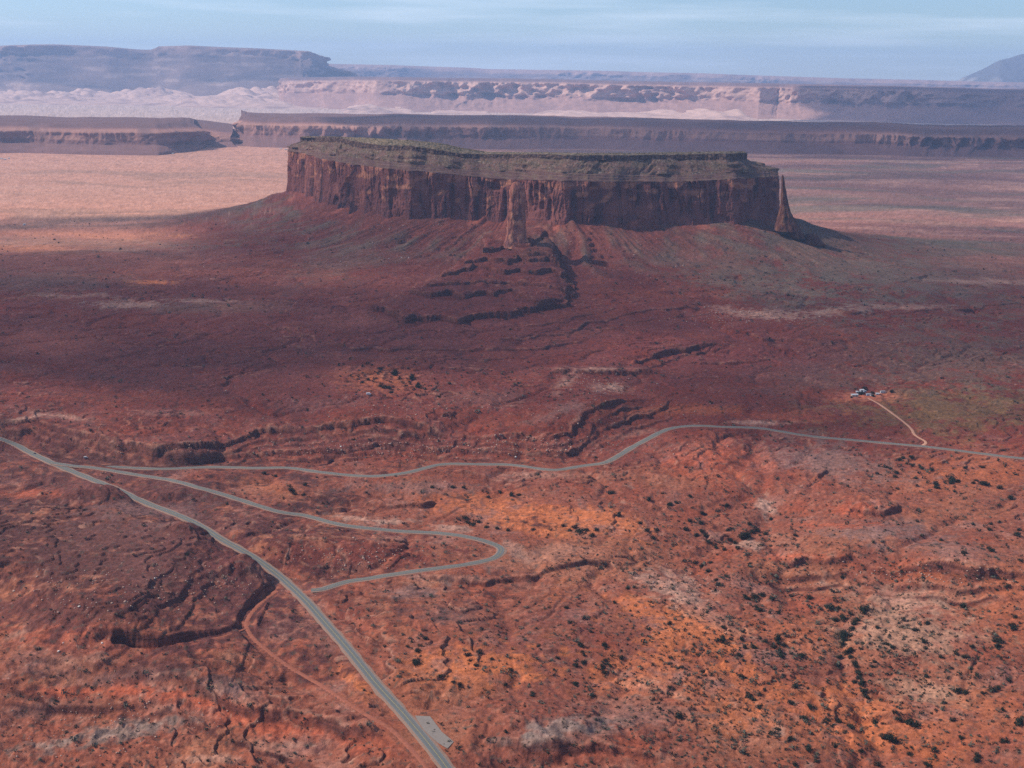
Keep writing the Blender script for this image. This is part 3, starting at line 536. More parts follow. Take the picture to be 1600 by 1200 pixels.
# ------------------------------------------------------------------ the mesa
def interp_ctrl(A, n):
    """A: ctrl x level x 3 -> n samples, evenly along the foot"""
    foot = A[:, 0, :2]; s = np.concatenate([[0], np.cumsum(np.hypot(*(foot[1:] - foot[:-1]).T))]); t = np.linspace(0, s[-1], n)
    out = np.empty((n, A.shape[1], 3))
    for l_ in range(A.shape[1]):
        for k in range(3): out[:, l_, k] = np.interp(t, s, A[:, l_, k])
    return out, t
def corner(a, b, n):
    t = np.linspace(0, 1, n + 2)[1:-1][:, None, None]; bulge = np.sin(t * np.pi)
    return a * (1 - t) + b * t
nf = 1500
Fp, ft = interp_ctrl(front, nf)
for l_ in range(6):           # soften the kinks
    for k in range(3): Fp[:, l_, k] = smooth(Fp[:, l_, k], 9)
Bp, bt = interp_ctrl(back[::-1], 260)
ring = np.concatenate([Fp, corner(Fp[-1][None], Bp[0][None], 130), Bp, corner(Bp[-1][None], Fp[0][None], 110)])
NR = len(ring)
fx, fy = ring[:, 0, 0], ring[:, 0, 1]
tx = np.roll(fx, -3) - np.roll(fx, 3); ty = np.roll(fy, -3) - np.roll(fy, 3); ll = np.hypot(tx, ty) + 1e-6
nxv = smooth(np.concatenate([ty / ll] * 3), 14)[NR:2 * NR]; nyv = smooth(np.concatenate([-tx / ll] * 3), 14)[NR:2 * NR]
arc = np.concatenate([[0], np.cumsum(np.hypot(np.diff(fx), np.diff(fy)))])
rows = []; lev = []
def add_rows(a, b, n, f=None):
    for k in range(n):
        t = k / n; lev.append((a, b, f(t) if f else t))
# levels: 0 foot,1 cliff top,2 ledge band,3 cap base,4 cap top,5 skyline
VR = [(-1, 0, 0.0), (-1, 0, 0.5)] + [(0, 1, k / 52) for k in range(53)] + [(1, 2, k / 18) for k in range(1, 19)] + [(2, 3, k / 16) for k in range(1, 17)] + [(3, 4, k / 8) for k in range(1, 9)] + [(4, 5, k / 12) for k in range(1, 13)]
co = np.empty((len(VR), NR, 3), f32); col = np.empty((len(VR), NR, 3), f32)
AX = arc
def acc_(f): return f.astype(np.float64)
butt = 13 * fbm(AX / 150, AX * 0 + 0.5, 2, 301) + 11 * (ridged(AX / 82, AX * 0 + 3.5, 2, 302) - .4) + 5 * pn(AX / 38, AX * 0 + 3.5, 306)
capw = 13 * fbm(AX / 70, AX * 0 + 9.5, 4, 303) + 14 * pn(AX / 210, AX * 0 + 1.5, 304)
alc = [(x_, w_, z0_, z1_, d_) for x_, w_, z0_, z1_, d_ in ((544, 5, 0.02, 0.66, 16), (547, 4, .3, .72, 12), (776, 7, 0.72, 0.95, 14), (708, 3.5, 0.05, .98, 12), (730, 2.5, .1, .95, 10), (830, 3, .35, .9, 9), (838, 3, .25, .95, 9), (847, 2.5, .3, .9, 8), (521, 3, .5, .97, 10), (612, 3, .1, .6, 6), (926, 10, .55, .98, 12), (1078, 4, .2, .98, 12), (1085, 5, .55, .98, 13), (1062, 6, .1, .5, 9), (1152, 7, .55, .85, 10), (1163, 8, .0, .42, 12), (1200, 3, .05, .95, 10), (860, 4, .05, .55, 9), (985, 3, .2, .8, 7), (1102, 2.4, .1, .9, 7), (672, 2.2, .0, .9, 6), (760, 2.6, 0, .6, 7), (905, 14, 0.0, 0.22, 9), (935, 14, 0.0, .16, 9), (1125, 20, 0, .14, 8), (790, 3, 0, .7, 8))]
uf, vf = proj(fx, fy, ring[:, 0, 2]); isfront = np.arange(NR) < nf + 40
CL = dict(c=(0.18, 0.060, 0.050), var=(0.06, 0.027, 0.030), org=(0.42, 0.17, 0.10), band=(0.13, 0.065, 0.055), green=(0.16, 0.10, 0.066), gray=(0.2, 0.14, 0.11))
for r_, (a, b, t) in enumerate(VR):
    if a < 0:
        p = ring[:, 0].copy(); p[:, 2] -= (60, 25)[int(t * 2)]; p[:, 0] += nxv * 12 * (1 - t); p[:, 1] += nyv * 12 * (1 - t); off = butt; hfrac = 0
        a_ = 0; frac = 0.0
    else:
        p = ring[:, a] * (1 - t) + ring[:, b] * t; a_ = a; frac = t
    zz = p[:, 2]
    if a_ == 0:
        hf = frac
        flute = 3.2 * ridged(AX / 24 + 0.02 * zz / 10, zz / 130, 3, 310) + 1.3 * ridged(AX / 8, zz / 60, 2, 311)
        crack = -9 * ss(0.08, 0.0, np.abs(pn(AX / 33 + 0.2 * pn(zz / 40, AX / 60, 5), zz / 260, 312))) * ss(-0.2, 0.3, pn(AX / 120, zz / 70, 313))
        blocks = 4.5 * np.round(2.2 * pn(AX / 40, zz / 55, 314)) / 2.2
        off = butt + flute + crack + blocks + 5 * (1 - hf) ** 3 + 1.2 * fbm(AX / 5, zz / 5, 2, 315)
        for x_, w_, z0_, z1_, d_ in alc:
            k = np.exp(-((uf - x_) / w_) ** 2) * isfront
            off = off - d_ * k * ss(z0_ - 0.06, z0_ + 0.02, hf + 0 * uf) * ss(z1_ + 0.05, z1_ - 0.03, hf + 0.12 * ((uf - x_) / w_) ** 2)
        lay = pn(zz / 3.5, AX / 300, 316); c = np.empty((NR, 3), f32); c[:] = CL['c']
        varn = ss(-0.05, 0.5, fbm(AX / 22, zz / 150, 4, 317) + 0.35 * pn(AX / 160, zz / 160, 318)); c = mixc(c, CL['var'], varn * 0.85)
        fresh = ss(0.15, 0.45, pn(AX / 45, zz / 22, 319) + 0.8 * (hf - 0.72)) ; c = mixc(c, CL['org'], fresh * 0.8)
        c = mixc(c, (0.32, 0.115, 0.085), ss(0.2, 0.5, pn(AX / 60, zz / 60, 320)) * 0.5)
        c *= (1 + 0.15 * lay)[:, None]
    elif a_ == 1:
        stp = terr(frac * 3.0 + 0.25 * pn(AX / 70, AX * 0, 330) , 1.0, 0.55, 0.95) / 3.0 - frac
        kk = np.clip(stp, -0.3, 0.3)[:, None] * (ring[:, 2, :2] - ring[:, 1, :2])
        p[:, :2] += kk * 0.45; off = butt * (1 - frac * 0.4) + 1.5 * fbm(AX / 9, zz / 4 + AX / 200, 3, 331) + 4 * (1 - frac) ** 2
        c = np.empty((NR, 3), f32); c[:] = CL['band']; c = mixc(c, (0.25, 0.15, 0.115), ss(0.2, 0.6, pn(zz / 2.6, AX / 60, 332)) * 0.5); c = mixc(c, CL['green'], ss(0.0, 0.4, pn(AX / 25, zz / 5, 333)) * 0.7)
    elif a_ == 2:
        stp = (terr(frac * 2.2 + 1.4 * pn(AX / 60, AX * 0 + 1, 345), 1.0, 0.6, 0.9) / 2.2 - frac) * ss(-.2, .3, pn(AX / 110, AX * 0 + 6, 346)); p[:, :2] += np.clip(stp, -.25, .25)[:, None] * (ring[:, 3, :2] - ring[:, 2, :2]); off = butt * 0.6 * (1 - frac) + 11.0 * (ridged(AX / 70, zz / 90, 3, 340) - .2) * np.sin(frac * 3.1) + capw * frac + 1.0 * fbm(AX / 7, zz / 5, 2, 341)
        c = np.empty((NR, 3), f32); c[:] = CL['green']; c = mixc(c, (0.2, 0.10, 0.078), ss(-0.2, 0.4, fbm(AX / 34, zz / 14, 4, 342)) * 0.85); c = mixc(c, (0.3, 0.22, 0.17), ss(0.45, 0.6, pn(AX / 6, zz / 3, 343)))
        c = mixc(c, (0.04, 0.04, 0.03), ss(0.3, 0.55, pn(AX / 5, zz / 2.5, 344)) * 0.85); c = mixc(c, (0.12, 0.06, 0.05), ss(0.1, 0.5, pn(AX / 70, zz / 9, 347)) * 0.7)
    elif a_ == 3:
        off = capw + 2.5 * ridged(AX / 14, zz / 40, 3, 350) + 1.2 * pn(AX / 4, zz / 6, 351)
        c = np.empty((NR, 3), f32); c[:] = (0.075, 0.042, 0.036); c = mixc(c, (0.2, 0.12, 0.09), ss(0, 0.5, pn(AX / 12, zz / 4, 352)))
    else:
        off = capw * (1 - frac) + 2 * fbm(AX / 16, AX * 0 + frac * 6, 3, 360)
        p[:, 2] += 1.6 * fbm(AX / 22, AX * 0 + frac * 3, 3, 361) * np.sin(np.clip(frac * 2, 0, 1) * 1.5) + np.maximum(0, pn(AX / 5, AX * 0 + frac * 8, 362)) * 1.5
        c = np.empty((NR, 3), f32); c[:] = (0.21, 0.145, 0.09); c = mixc(c, (0.06, 0.062, 0.04), ss(0.1, 0.4, pn(AX / 9, AX * 0 + frac * 9, 363))); c = mixc(c, (0.3, 0.22, 0.16), ss(0.3, 0.6, pn(AX / 13, AX * 0 + frac * 5, 364)))
    p[:, 0] += nxv * off; p[:, 1] += nyv * off
    co[r_] = p; col[r_] = c * (1 + 0.12 * pn(AX / 3, zz / 3, 370))[:, None]
cap_c = co[-1].mean(0)
faces = gridf(len(VR), NR, True)
rock_mat = mat("mesa_rock", None, attr=True, nscale=0.12, namp=0.3, bump=1.5, bscale=0.12, streak=True)
vv = co.reshape(-1, 3); cc = col.reshape(-1, 3)
# close the top: strip between front and back skyline
lo = (len(VR) - 1) * NR; fr_i = np.linspace(0, nf - 1, 261).astype(int); bk_i = np.linspace(nf + 130 + 259, nf + 130, 261).astype(int)
ff = np.stack([lo + fr_i[:-1], lo + fr_i[1:], lo + bk_i[1:], lo + bk_i[:-1]], -1)
mesa = mesh("mesa", vv, np.vstack([faces, ff]), rock_mat, col=cc)
tag(mesa, "long flat-topped red sandstone mesa with sheer fluted cliffs above talus slopes", "mesa", kind='structure')

# ------------------------------------------------------------------ rock spires
def spire(name, label, rows, dist, seed, depth=1.0, n=96, nv=70, dark=1.0):
    """rows: (photo row, column left, column right)"""
    rows = sorted(rows); ys = np.linspace(rows[0][0], rows[-1][0], nv); A = np.array(rows)
    l_ = np.interp(ys, A[:, 0], A[:, 1]); r__ = np.interp(ys, A[:, 0], A[:, 2]); th = np.linspace(0, 2 * np.pi, n, endpoint=False)
    co_ = []; cl = []; base_p = PD((l_[-1] + r__[-1]) / 2, ys[-1], dist)
    for k in range(nv):
        a = PD(l_[k], ys[k], dist); b = PD(r__[k], ys[k], dist); cx = (a[0] + b[0]) / 2; z = (a[2] + b[2]) / 2; hw = (b[0] - a[0]) / 2
        rr = 1 + 0.10 * ridged(th * 2.2 + 10, th * 0 + z / 45, 3, seed) + 0.10 * np.round(2 * pn(th * 1.5 + 3, th * 0 + z / 16, seed + 1)) / 2
        rr = rr * (1 - 0.10 * ss(.08, 0, np.abs(pn(th * 1.6 + 7, th * 0 + z / 80, seed + 2))))
        sq = 1 / (np.abs(np.cos(th)) ** 3.2 + np.abs(np.sin(th)) ** 3.2) ** (1 / 3.2)
        X = cx + hw * 0.95 * np.cos(th) * rr * sq; Y = dist + hw * depth * np.sin(th) * rr * sq
        co_.append(np.stack([X, Y, th * 0 + z + (0.8 * pn(th * 3, th * 0 + k, seed + 3) if k > 0 else 0)], -1))
        c = np.empty((n, 3), f32); c[:] = (0.25, 0.088, 0.06); c = mixc(c, (0.13, 0.05, 0.045), ss(-0.05, 0.4, fbm(th * 2.5, th * 0 + z / 60, 3, seed + 5)))
        c = mixc(c, (0.40, 0.17, 0.10), ss(0.1, 0.45, pn(th * 2 + 5, th * 0 + z / 18, seed + 6)) * 0.85); cl.append(c * dark)
    co_ = np.concatenate(co_); cl = np.concatenate(cl); org = np.array([base_p[0], base_p[1], base_p[2]])
    co_ = np.vstack([co_, [[co_[:n, 0].mean(), dist, co_[:n, 2].max() + 1.5]]]); cl = np.vstack([cl, cl[:1]])
    q = gridf(nv, n, True)[:, ::-1]; me_f = [tuple(f) for f in q] + [(nv * n, i, (i + 1) % n) for i in range(n)]
    o = mesh(name, co_ - org, me_f, rock_mat, col=cl, loc=org); tag(o, label, "rock spire", "freestanding rock spires by the mesa"); return o
spire("rock_spire", "thick orange-topped sandstone pillar standing on the stepped ridge in front of the mesa wall",
      [(284.5, 803, 810), (287, 800, 814), (293, 798, 819), (303, 796, 821), (318, 796, 821), (335, 794, 821), (352, 793, 821), (366, 792, 821.5), (374, 790, 824), (386, 786, 828)], 3150, 400, 1.0, 96, 70, 1.35)
spire("rock_spire", "thin dark rock needle split off from the far end of the mesa wall",
      [(273.5, 1222, 1223.6), (278, 1221.2, 1225.2), (290, 1221, 1226.4), (302, 1220.5, 1228.8), (318, 1220, 1231.5), (330, 1218, 1234.5), (345, 1214, 1241), (360, 1210, 1248)], 3395, 440, 1.0, 60, 60, .5)
spire("rock_spire", "low broken rock stub on the talus crest beside the thin needle",
      [(340, 1237, 1241), (346, 1236, 1245), (354, 1234, 1248), (362, 1233, 1253), (372, 1230, 1258)], 3400, 460, 0.8, 48, 30, .5)
spire("rock_spire", "squat dark rock block lowest on the talus crest below the mesa end",
      [(365.5, 1262, 1275), (368, 1258, 1278), (374, 1256, 1281), (382, 1250, 1288)], 3400, 480, 0.9, 48, 24, .45)

# ------------------------------------------------------------------ distant cliffs
def hz(px): return 115 - (0) + (px - 800) * math.tan(ROLL)
def cliff(name, ctrl, n, prof, A1, L1, A2, L2, depth, colf, seed, smo=6, label=None, rimn=10):
    """ctrl: (column, foot distance, foot z, top z); prof: (height fraction, set-back metres, roughness)"""
    q = np.array([[PD(c_[0], hz(c_[0]), c_[1])[0], c_[1], c_[2], c_[3]] for c_ in ctrl])
    s = np.concatenate([[0], np.cumsum(np.hypot(np.diff(q[:, 0]), np.diff(q[:, 1])))]); t = np.linspace(0, s[-1], n)
    X, Y, Z0, Z1 = [smooth(np.interp(t, s, q[:, k]), smo) for k in range(4)]
    tx = np.gradient(X); ty = np.gradient(Y); l_ = np.hypot(tx, ty); nx_, ny_ = smooth(ty / l_, smo), smooth(-tx / l_, smo)
    big = A1 * (fbm(t / L1, t * 0 + seed, 3, seed)); rows = []; cols = []
    tw = t + L2 * 2.2 * fbm(t / (L2 * 5), t * 0 + 8, 2, seed + 7); am = 0.25 + 1.3 * ss(-0.35, 0.45, fbm(t / (L2 * 6), t * 0 + 3, 2, seed + 8))
    Z1 = Z1 + rimn * fbm(t / (L2 * 2.5), t * 0 + 4, 4, seed + 9)
    for hf, sb, rg in prof:
        Zc = HC + (Z1 - HC) * (1 + prof[-1][1] / Y); z = Z0 + (Zc - Z0) * hf
        o = big * (1 - 0.3 * hf) + rg * am * (A2 * ridged(tw / L2, z / 260, 4, seed + 2, 0.6) + A2 * 0.4 * fbm(t / (L2 * 0.3), z / 90, 2, seed + 3)); kr = 1 + sb / Y
        rows.append(np.stack([X * kr + nx_ * o, Y * kr + ny_ * o, z], -1)); cols.append(colf(t, hf + 0 * t, z, X, seed))
    top = rows[-1]
    for dd, zz in ((0.3, 6), (0.7, 10), (1.0, 0), (1.05, -1)):
        rr = top.copy(); kr = 1 + depth * dd / Y; rr[:, 0] = top[:, 0] * kr; rr[:, 1] = top[:, 1] * kr; rr[:, 2] = (top[:, 2] + zz) if zz > -1 else -20
        rows.append(rr); cols.append(cols[-1] if zz == -1 else colf(t, 1.05 + 0 * t, z, X, seed))
    o = mesh(name, np.stack(rows), gridf(len(rows), n), far_mat, col=np.stack(cols)); tag(o, label, None, kind='structure'); return o
far_mat = mat("distant_sandstone", None, attr=True, nscale=0.01, namp=0.2)
def dense(prof):
    """fine rows between the given profile points"""
    out = []
    for (h0, s0, r0_), (h1, s1, r1), in zip(prof[:-1], prof[1:]):
        n = max(2, int(max(abs(h1 - h0) * 40, abs(s1 - s0) / 90)))
        for k in range(n): t = k / n; out.append((h0 + (h1 - h0) * t, s0 + (s1 - s0) * t, r0_ + (r1 - r0_) * t))
    out.append(prof[-1]); return out
def col_a(t, hf, z, X, seed):
    c = np.empty(t.shape + (3,), f32); c[:] = (0.22, 0.10, 0.085)
    band = ss(0.42, 0.5, hf) * ss(0.86, 0.78, hf); c = mixc(c, (0.42, 0.21, 0.155), band * np.clip(0.55 + 1.0 * pn(t / 900, z / 60, seed + 20), 0, 1))
    c = mixc(c, (0.16, 0.085, 0.08), ss(0.82, 0.9, hf) * 0.9); c = mixc(c, (0.16, 0.09, 0.085), ss(0.1, 0.5, fbm(t / 160, z / 300, 3, seed + 21)) * 0.6)
    c = mixc(c, (0.20, 0.10, 0.09), ss(0.42, 0.3, hf) * 0.85); return c
cliff("cliffs", [(-900, 7600, 0, 185), (-300, 7500, 0, 188), (0, 7500, 0, 190), (130, 7420, 0, 190), (240, 7500, 0, 186), (262, 7800, 0, 168), (300, 8700, 0, 140), (345, 8300, 0, 120), (372, 8500, 0, 60), (400, 8600, 0, 120)], 1500,
      dense([(-0.12, -90, .1), (0.0, -40, .2), (0.10, 0, .5), (0.30, 190, .8), (0.34, 200, 1), (0.72, 235, 1.2), (0.80, 300, .9), (0.86, 420, .6), (1.0, 560, .3)]), 190, 1100, 120, 420, 900, col_a, 51, rimn=20, label="dark brown sandstone cliffs at the edge of the pink plain")
cliff("cliffs", [(376, 9000, 0, 196), (400, 8500, 0, 196), (470, 8350, 0, 200), (600, 8400, 0, 200), (760, 8500, 0, 196), (900, 8700, 0, 194), (1100, 8500, 0, 188), (1300, 8400, 0, 183), (1600, 8300, 0, 176), (2000, 8200, 0, 170), (2900, 8200, 0, 170)], 2200,
      dense([(-0.12, -90, .1), (0, 0, .2), (0.12, 60, .3), (0.36, 210, .8), (0.40, 225, 1), (0.76, 260, 1.2), (0.80, 330, .7), (0.9, 430, .6), (1.0, 520, .3)]), 150, 1100, 70, 200, 900, col_a, 61, label="long banded cliff line with a pale middle band running behind the mesa")
def col_b(t, hf, z, X, seed):
    c = np.empty(t.shape + (3,), f32); c[:] = (0.40, 0.22, 0.18)
    c = mixc(c, (0.60, 0.36, 0.28), ss(0.5, 0.55, hf) * ss(0.93, 0.88, hf) * 0.7); c = mixc(c, (0.2, 0.12, 0.12), ss(0.92, 0.97, hf)); c = mixc(c, (0.30, 0.17, 0.15), ss(0.0, 0.5, fbm(t / 500, z / 260, 3, seed + 20)) * 0.6)
    c = mixc(c, (0.22, 0.13, 0.13), ss(3600, 5200, X) * 0.6); return c  # shade over the east end of this wall is put into its colour
cliff("cliffs", [(440, 18000, 0, 380), (500, 17200, 0, 405), (600, 16400, 0, 420), (800, 16400, 0, 424), (1000, 16000, 0, 410), (1190, 15300, 0, 402), (1215, 15600, 0, 402), (1400, 14800, 0, 394), (1600, 14300, 0, 376), (1900, 14200, 0, 350), (2600, 14500, 0, 350)], 1800,
      dense([(0, 0, .2), (0.1, 250, .4), (0.40, 700, .7), (0.48, 800, 1), (0.90, 880, 1.2), (1.0, 1100, .5)]), 450, 2200, 170, 520, 3500, col_b, 71, label="far blue cliff wall with sunlit buttresses across the middle of the horizon")
def col_c(t, hf, z, X, seed):
    c = np.empty(t.shape + (3,), f32); c[:] = (0.24, 0.15, 0.13); c = mixc(c, (0.50, 0.30, 0.24), ss(0.8, 0.85, hf) * 0.7); c = mixc(c, (0.5, 0.33, 0.27), ss(0.1, 0.5, fbm(t / 700, z / 90, 4, seed + 30)) * 0.6); c = mixc(c, (0.15, 0.1, 0.1), ss(0.0, 0.5, fbm(t / 900, z / 300, 3, seed + 20)) * 0.5); return c
cliff("plateau", [(-900, 21000, 0, 770), (-200, 20500, 0, 800), (0, 20500, 0, 835), (90, 20400, 0, 862), (170, 20400, 0, 842), (218, 20600, 0, 806), (224, 20600, 0, 800), (240, 20300, 0, 850), (300, 20200, 0, 862), (400, 20000, 0, 835), (470, 19800, 0, 805), (482, 19900, 0, 805), (496, 20500, 0, 690), (520, 20500, 0, 560), (560, 20800, 0, 430)], 1500,
      dense([(0, 0, .2), (0.15, 500, .5), (0.42, 1400, .9), (0.5, 1600, .8), (0.80, 2300, .9), (0.84, 2350, 1), (0.97, 2420, 1.1), (1.0, 2600, .5)]), 700, 2600, 260, 800, 5000, col_c, 81, label="highest flat-topped blue plateau on the horizon")
cliff("plateau", [(300, 30000, 0, 640), (500, 30000, 0, 672), (600, 30000, 0, 660), (740, 30500, 0, 620), (760, 30500, 0, 600), (900, 30000, 0, 590), (1100, 29000, 0, 555), (1250, 29000, 0, 500), (1350, 29000, 0, 470), (1600, 28000, 0, 440), (2200, 28000, 0, 420)], 900,
      dense([(0, 0, .2), (0.5, 1200, .6), (0.9, 1500, 1), (1.0, 1700, .5)]), 600, 3000, 120, 700, 5000, col_c, 91, label="faint low blue plateau line farthest on the horizon")
# pale slickrock swells at the foot of the far cliffs
def domes(px0, px1, d0, d1, hmax, seed, label, amp=1.0):
    nx_, ny_ = 500, 90; us = np.linspace(px0, px1, nx_); ds = np.linspace(d0, d1, ny_); X = np.array([PD(u_, hz(u_), 1.0)[0] for u_ in us])[None] * ds[:, None]; Y = np.repeat(ds[:, None], nx_, 1)
    e = ss(0, .15, (us - px0) / (px1 - px0)) * ss(1, .85, (us - px0) / (px1 - px0)); g = ((Y - d0) / (d1 - d0))
    n_ = np.clip(0.75 + 0.8 * fbm(X / 1500, Y / 2500, 2, seed), 0.2, 1.2); r1 = 0.9 * np.abs(pn((X + 0.5 * Y) / 600, (Y - 0.4 * X) / 1300, seed + 2)) + 0.35 * np.abs(pn((X + 0.7 * Y) / 190, (Y - 0.4 * X) / 500, seed + 3)) + .25
    Z = hmax * e[None] * np.clip(g, 0, 1) ** 0.9 * n_ * (0.35 + 0.75 * r1) - 12 * (1 - e[None]) + 12 * pn(X / 150, Y / 150, seed + 4) * n_ - 6
    c = np.empty(X.shape + (3,), f32); c[:] = (0.58, 0.37, 0.30); c = mixc(c, (0.32, 0.2, 0.18), ss(0.05, 0.5, fbm(X / 500, Y / 500, 3, seed + 6)) * 0.7)
    o = mesh("hills", np.stack([X, Y, Z], -1), gridf(ny_, nx_), far_mat, col=c); tag(o, label, kind='structure')
domes(-60, 340, 17500, 20700, 240, 500, "pale sunlit slickrock swells under the highest plateau")
domes(250, 545, 17000, 20300, 260, 510, "pale folded slickrock slopes below the end of the highest plateau")
domes(525, 660, 15600, 16600, 75, 520, "small pale slickrock domes at the foot of the far cliffs")
domes(665, 775, 15600, 16500, 75, 530, "rounded bright slickrock hump beyond the mesa")
domes(805, 1215, 14900, 16100, 115, 540, "long pale rubble swells at the foot of the far sunlit cliffs")
# mountain at the right
us = np.linspace(1380, 2200, 300); ds = np.linspace(31000, 38000, 90)
X = np.array([PD(u_, hz(u_), 1.0)[0] for u_ in us])[None] * ds[:, None]; Y = np.repeat(ds[:, None], 300, 1)
prof = np.interp(us, [1380, 1440, 1455, 1500, 1545, 1560, 1600, 1680, 1800, 2000, 2200], [0, .05, .12, .38, .68, .82, .93, 1.0, .9, .5, .1])
Z = 1240 * prof[None] * np.exp(-((ds - 34000) / 2300) ** 2)[:, None] * 1.0; Z = Z + 100 * ridged(X / 1500, Y / 1500, 4, 600) * np.clip(Z / 500, 0, 1) - 40; Z = Z * ss(0, 1, np.linspace(0, 6, 90))[:, None]
c = np.empty(X.shape + (3,), f32); c[:] = (0.16, 0.15, 0.14); c = mixc(c, (0.5, 0.42, 0.38), ss(0.1, 0.4, fbm(X / 800, Y / 800, 3, 610)) * ss(700, 300, Z))
o = mesh("mountain", np.stack([X, Y, Z], -1), gridf(90, 300), far_mat, col=c); tag(o, "hazy blue dome-shaped mountain on the far horizon", kind='structure')

# ------------------------------------------------------------------ roads
M_as = mat("asphalt", (0.135, 0.135, 0.13), nscale=0.8, namp=0.18, bump=0.02, bscale=3); M_sh = mat("gravel_shoulder", (0.27, 0.165, 0.12), nscale=0.7, namp=0.25)
M_dirt = mat("pale_dirt", (0.50, 0.25, 0.16), nscale=0.5, namp=0.15); M_red = mat("red_dirt", (0.31, 0.10, 0.06), nscale=0.3, namp=0.3)
M_y = mat("yellow_paint", (0.42, 0.33, 0.12), nscale=2, namp=0.3); M_w = mat("white_paint", (0.3, 0.3, 0.29), nscale=2, namp=0.3)
M_pull = mat("gravel", (0.23, 0.19, 0.165), nscale=0.6, namp=0.2)
def ribbon(q, offs, dz, i0=0, i1=None, jit=0.0, seed=0):
    q = q[i0:i1]; t = np.gradient(q[:, :2], axis=0); t /= np.hypot(t[:, 0], t[:, 1])[:, None] + 1e-9; nrm = np.stack([t[:, 1], -t[:, 0]], -1)
    v = []
    for k, o_ in enumerate(offs):
        oo = o_ + jit * pn(np.arange(len(q)) / 4.0, np.full(len(q), k * 3.7 + seed), 700) * (1 if k in (0, len(offs) - 1) else 0)
        p = np.empty((len(q), 3)); p[:, :2] = q[:, :2] + nrm * (oo[:, None] if hasattr(oo, 'shape') else oo); p[:, 2] = q[:, 2] + dz - (0.35 if k in (0, len(offs) - 1) and len(offs) > 2 else 0) ; v.append(p)
    return np.concatenate(v), gridf(len(offs), len(q))
RL = ["straight two-lane asphalt highway descending past the bluff to the bottom of the view", "narrow asphalt road bending in a hairpin around the red mound", "winding asphalt road crossing the valley below the scarp", "pale dirt track from the highway to the small settlement", "reddish graded dirt road curving beside the highway", "short dirt link between the hairpin road and the highway", "faint dirt track leading west to the badlands"]
for k, (nm, q, hw, hs, mt) in enumerate(roads):
    if mt != 'asphalt': q = q.copy(); q[:, 2] = smooth(hq(q[:, 0], q[:, 1]), 2) + 0.12
    if mt == 'asphalt':
        v, f = ribbon(q, [-hs, -hw, hw, hs], 0.10 + 0.02 * k, jit=1.6, seed=k); o = mesh("road_shoulder", v, f, M_sh); tag(o, kind='structure')
        v, f = ribbon(q, [-hw, hw], 0.22 + 0.02 * k); o = mesh("road", v, f, M_as); tag(o, RL[k], kind='structure')
        for off, mm in ((0.12, M_y), (-0.12, M_y), (hw - 0.45, M_w), (-hw + 0.45, M_w)):
            v, f = ribbon(q, [off - (0.08 if mm is M_y else .1), off + (0.08 if mm is M_y else .1)], 0.29 + 0.02 * k); o = mesh("road_marking", v, f, mm); tag(o, kind='structure')
    else:
        v, f = ribbon(q, [-hw, -hw * .5, 0, hw * .5, hw], 0.06 + 0.012 * k, jit=0.9, seed=k); o = mesh("dirt_road", v, f, M_dirt if mt == 'dirt' else M_red); tag(o, RL[k], kind='structure')
pc = pull.mean(0); pp = np.vstack([pc[None], pull]); pp[:, 2] = [rz_(y_) + 0.06 for y_ in pp[:, 1]]
o = mesh("gravel_pullout", pp, [(0, i, i % len(pull) + 1) for i in range(1, len(pull) + 1)], M_pull); tag(o, "pale grey gravel pullout beside the highway", kind='structure')

#=== objects marker ===
# ------------------------------------------------------------------ shrubs
random.seed(11)
M_jun = mat("juniper_foliage", (0.022, 0.028, 0.017), nscale=0.9, namp=0.5); M_sag = mat("sage_foliage", (0.10, 0.095, 0.07), nscale=0.9, namp=0.35); M_bark = mat("bark", (0.12, 0.08, 0.06), nscale=3)
def clump_mesh(seed, nleaf, flat=0.62, leaf=0.28):
    r_ = np.random.RandomState(seed); v = []; f = []
    lobes = [(r_.uniform(-.42, .42), r_.uniform(-.42, .42), r_.uniform(.28, .62), r_.uniform(.3, .5)) for _ in range(6)] + [(0, 0, .42, .55)]
    for _ in range(nleaf):
        lx, ly, lz, lr = lobes[r_.randint(len(lobes))]; d = r_.normal(size=3); d /= np.linalg.norm(d); rr = lr * r_.uniform(.55, 1.08)
        p = np.array([lx, ly, lz]) + d * rr; p[2] = max(0.03, p[2]); a = r_.normal(size=3); a /= np.linalg.norm(a); b = np.cross(a, d); b /= np.linalg.norm(b) + 1e-6; a = np.cross(b, d) * .6 + a * .4
        s_ = leaf * r_.uniform(.6, 1.3); i = len(v); v += [p - a * s_ * .5 - b * s_ * .4, p + a * s_ * .5 - b * s_ * .3, p + b * s_ * .6 + d * s_ * .2]; f.append((i, i + 1, i + 2))
    v = np.array(v) * np.array([1, 1, 1.5 * flat]); return v, f
def tmesh(name, v, f, m_):
    me = bpy.data.meshes.new(name); me.from_pydata([tuple(map(float, p)) for p in v], [], f); me.materials.append(m_); me.update(); return me
CR = [tmesh("crown", *clump_mesh(20 + k, 340, (0.62, .7, .55, .66)[k]), M_jun) for k in range(4)]
CS = [tmesh("crown", *clump_mesh(40 + k, 260, 0.45, 0.22), M_sag) for k in range(2)]
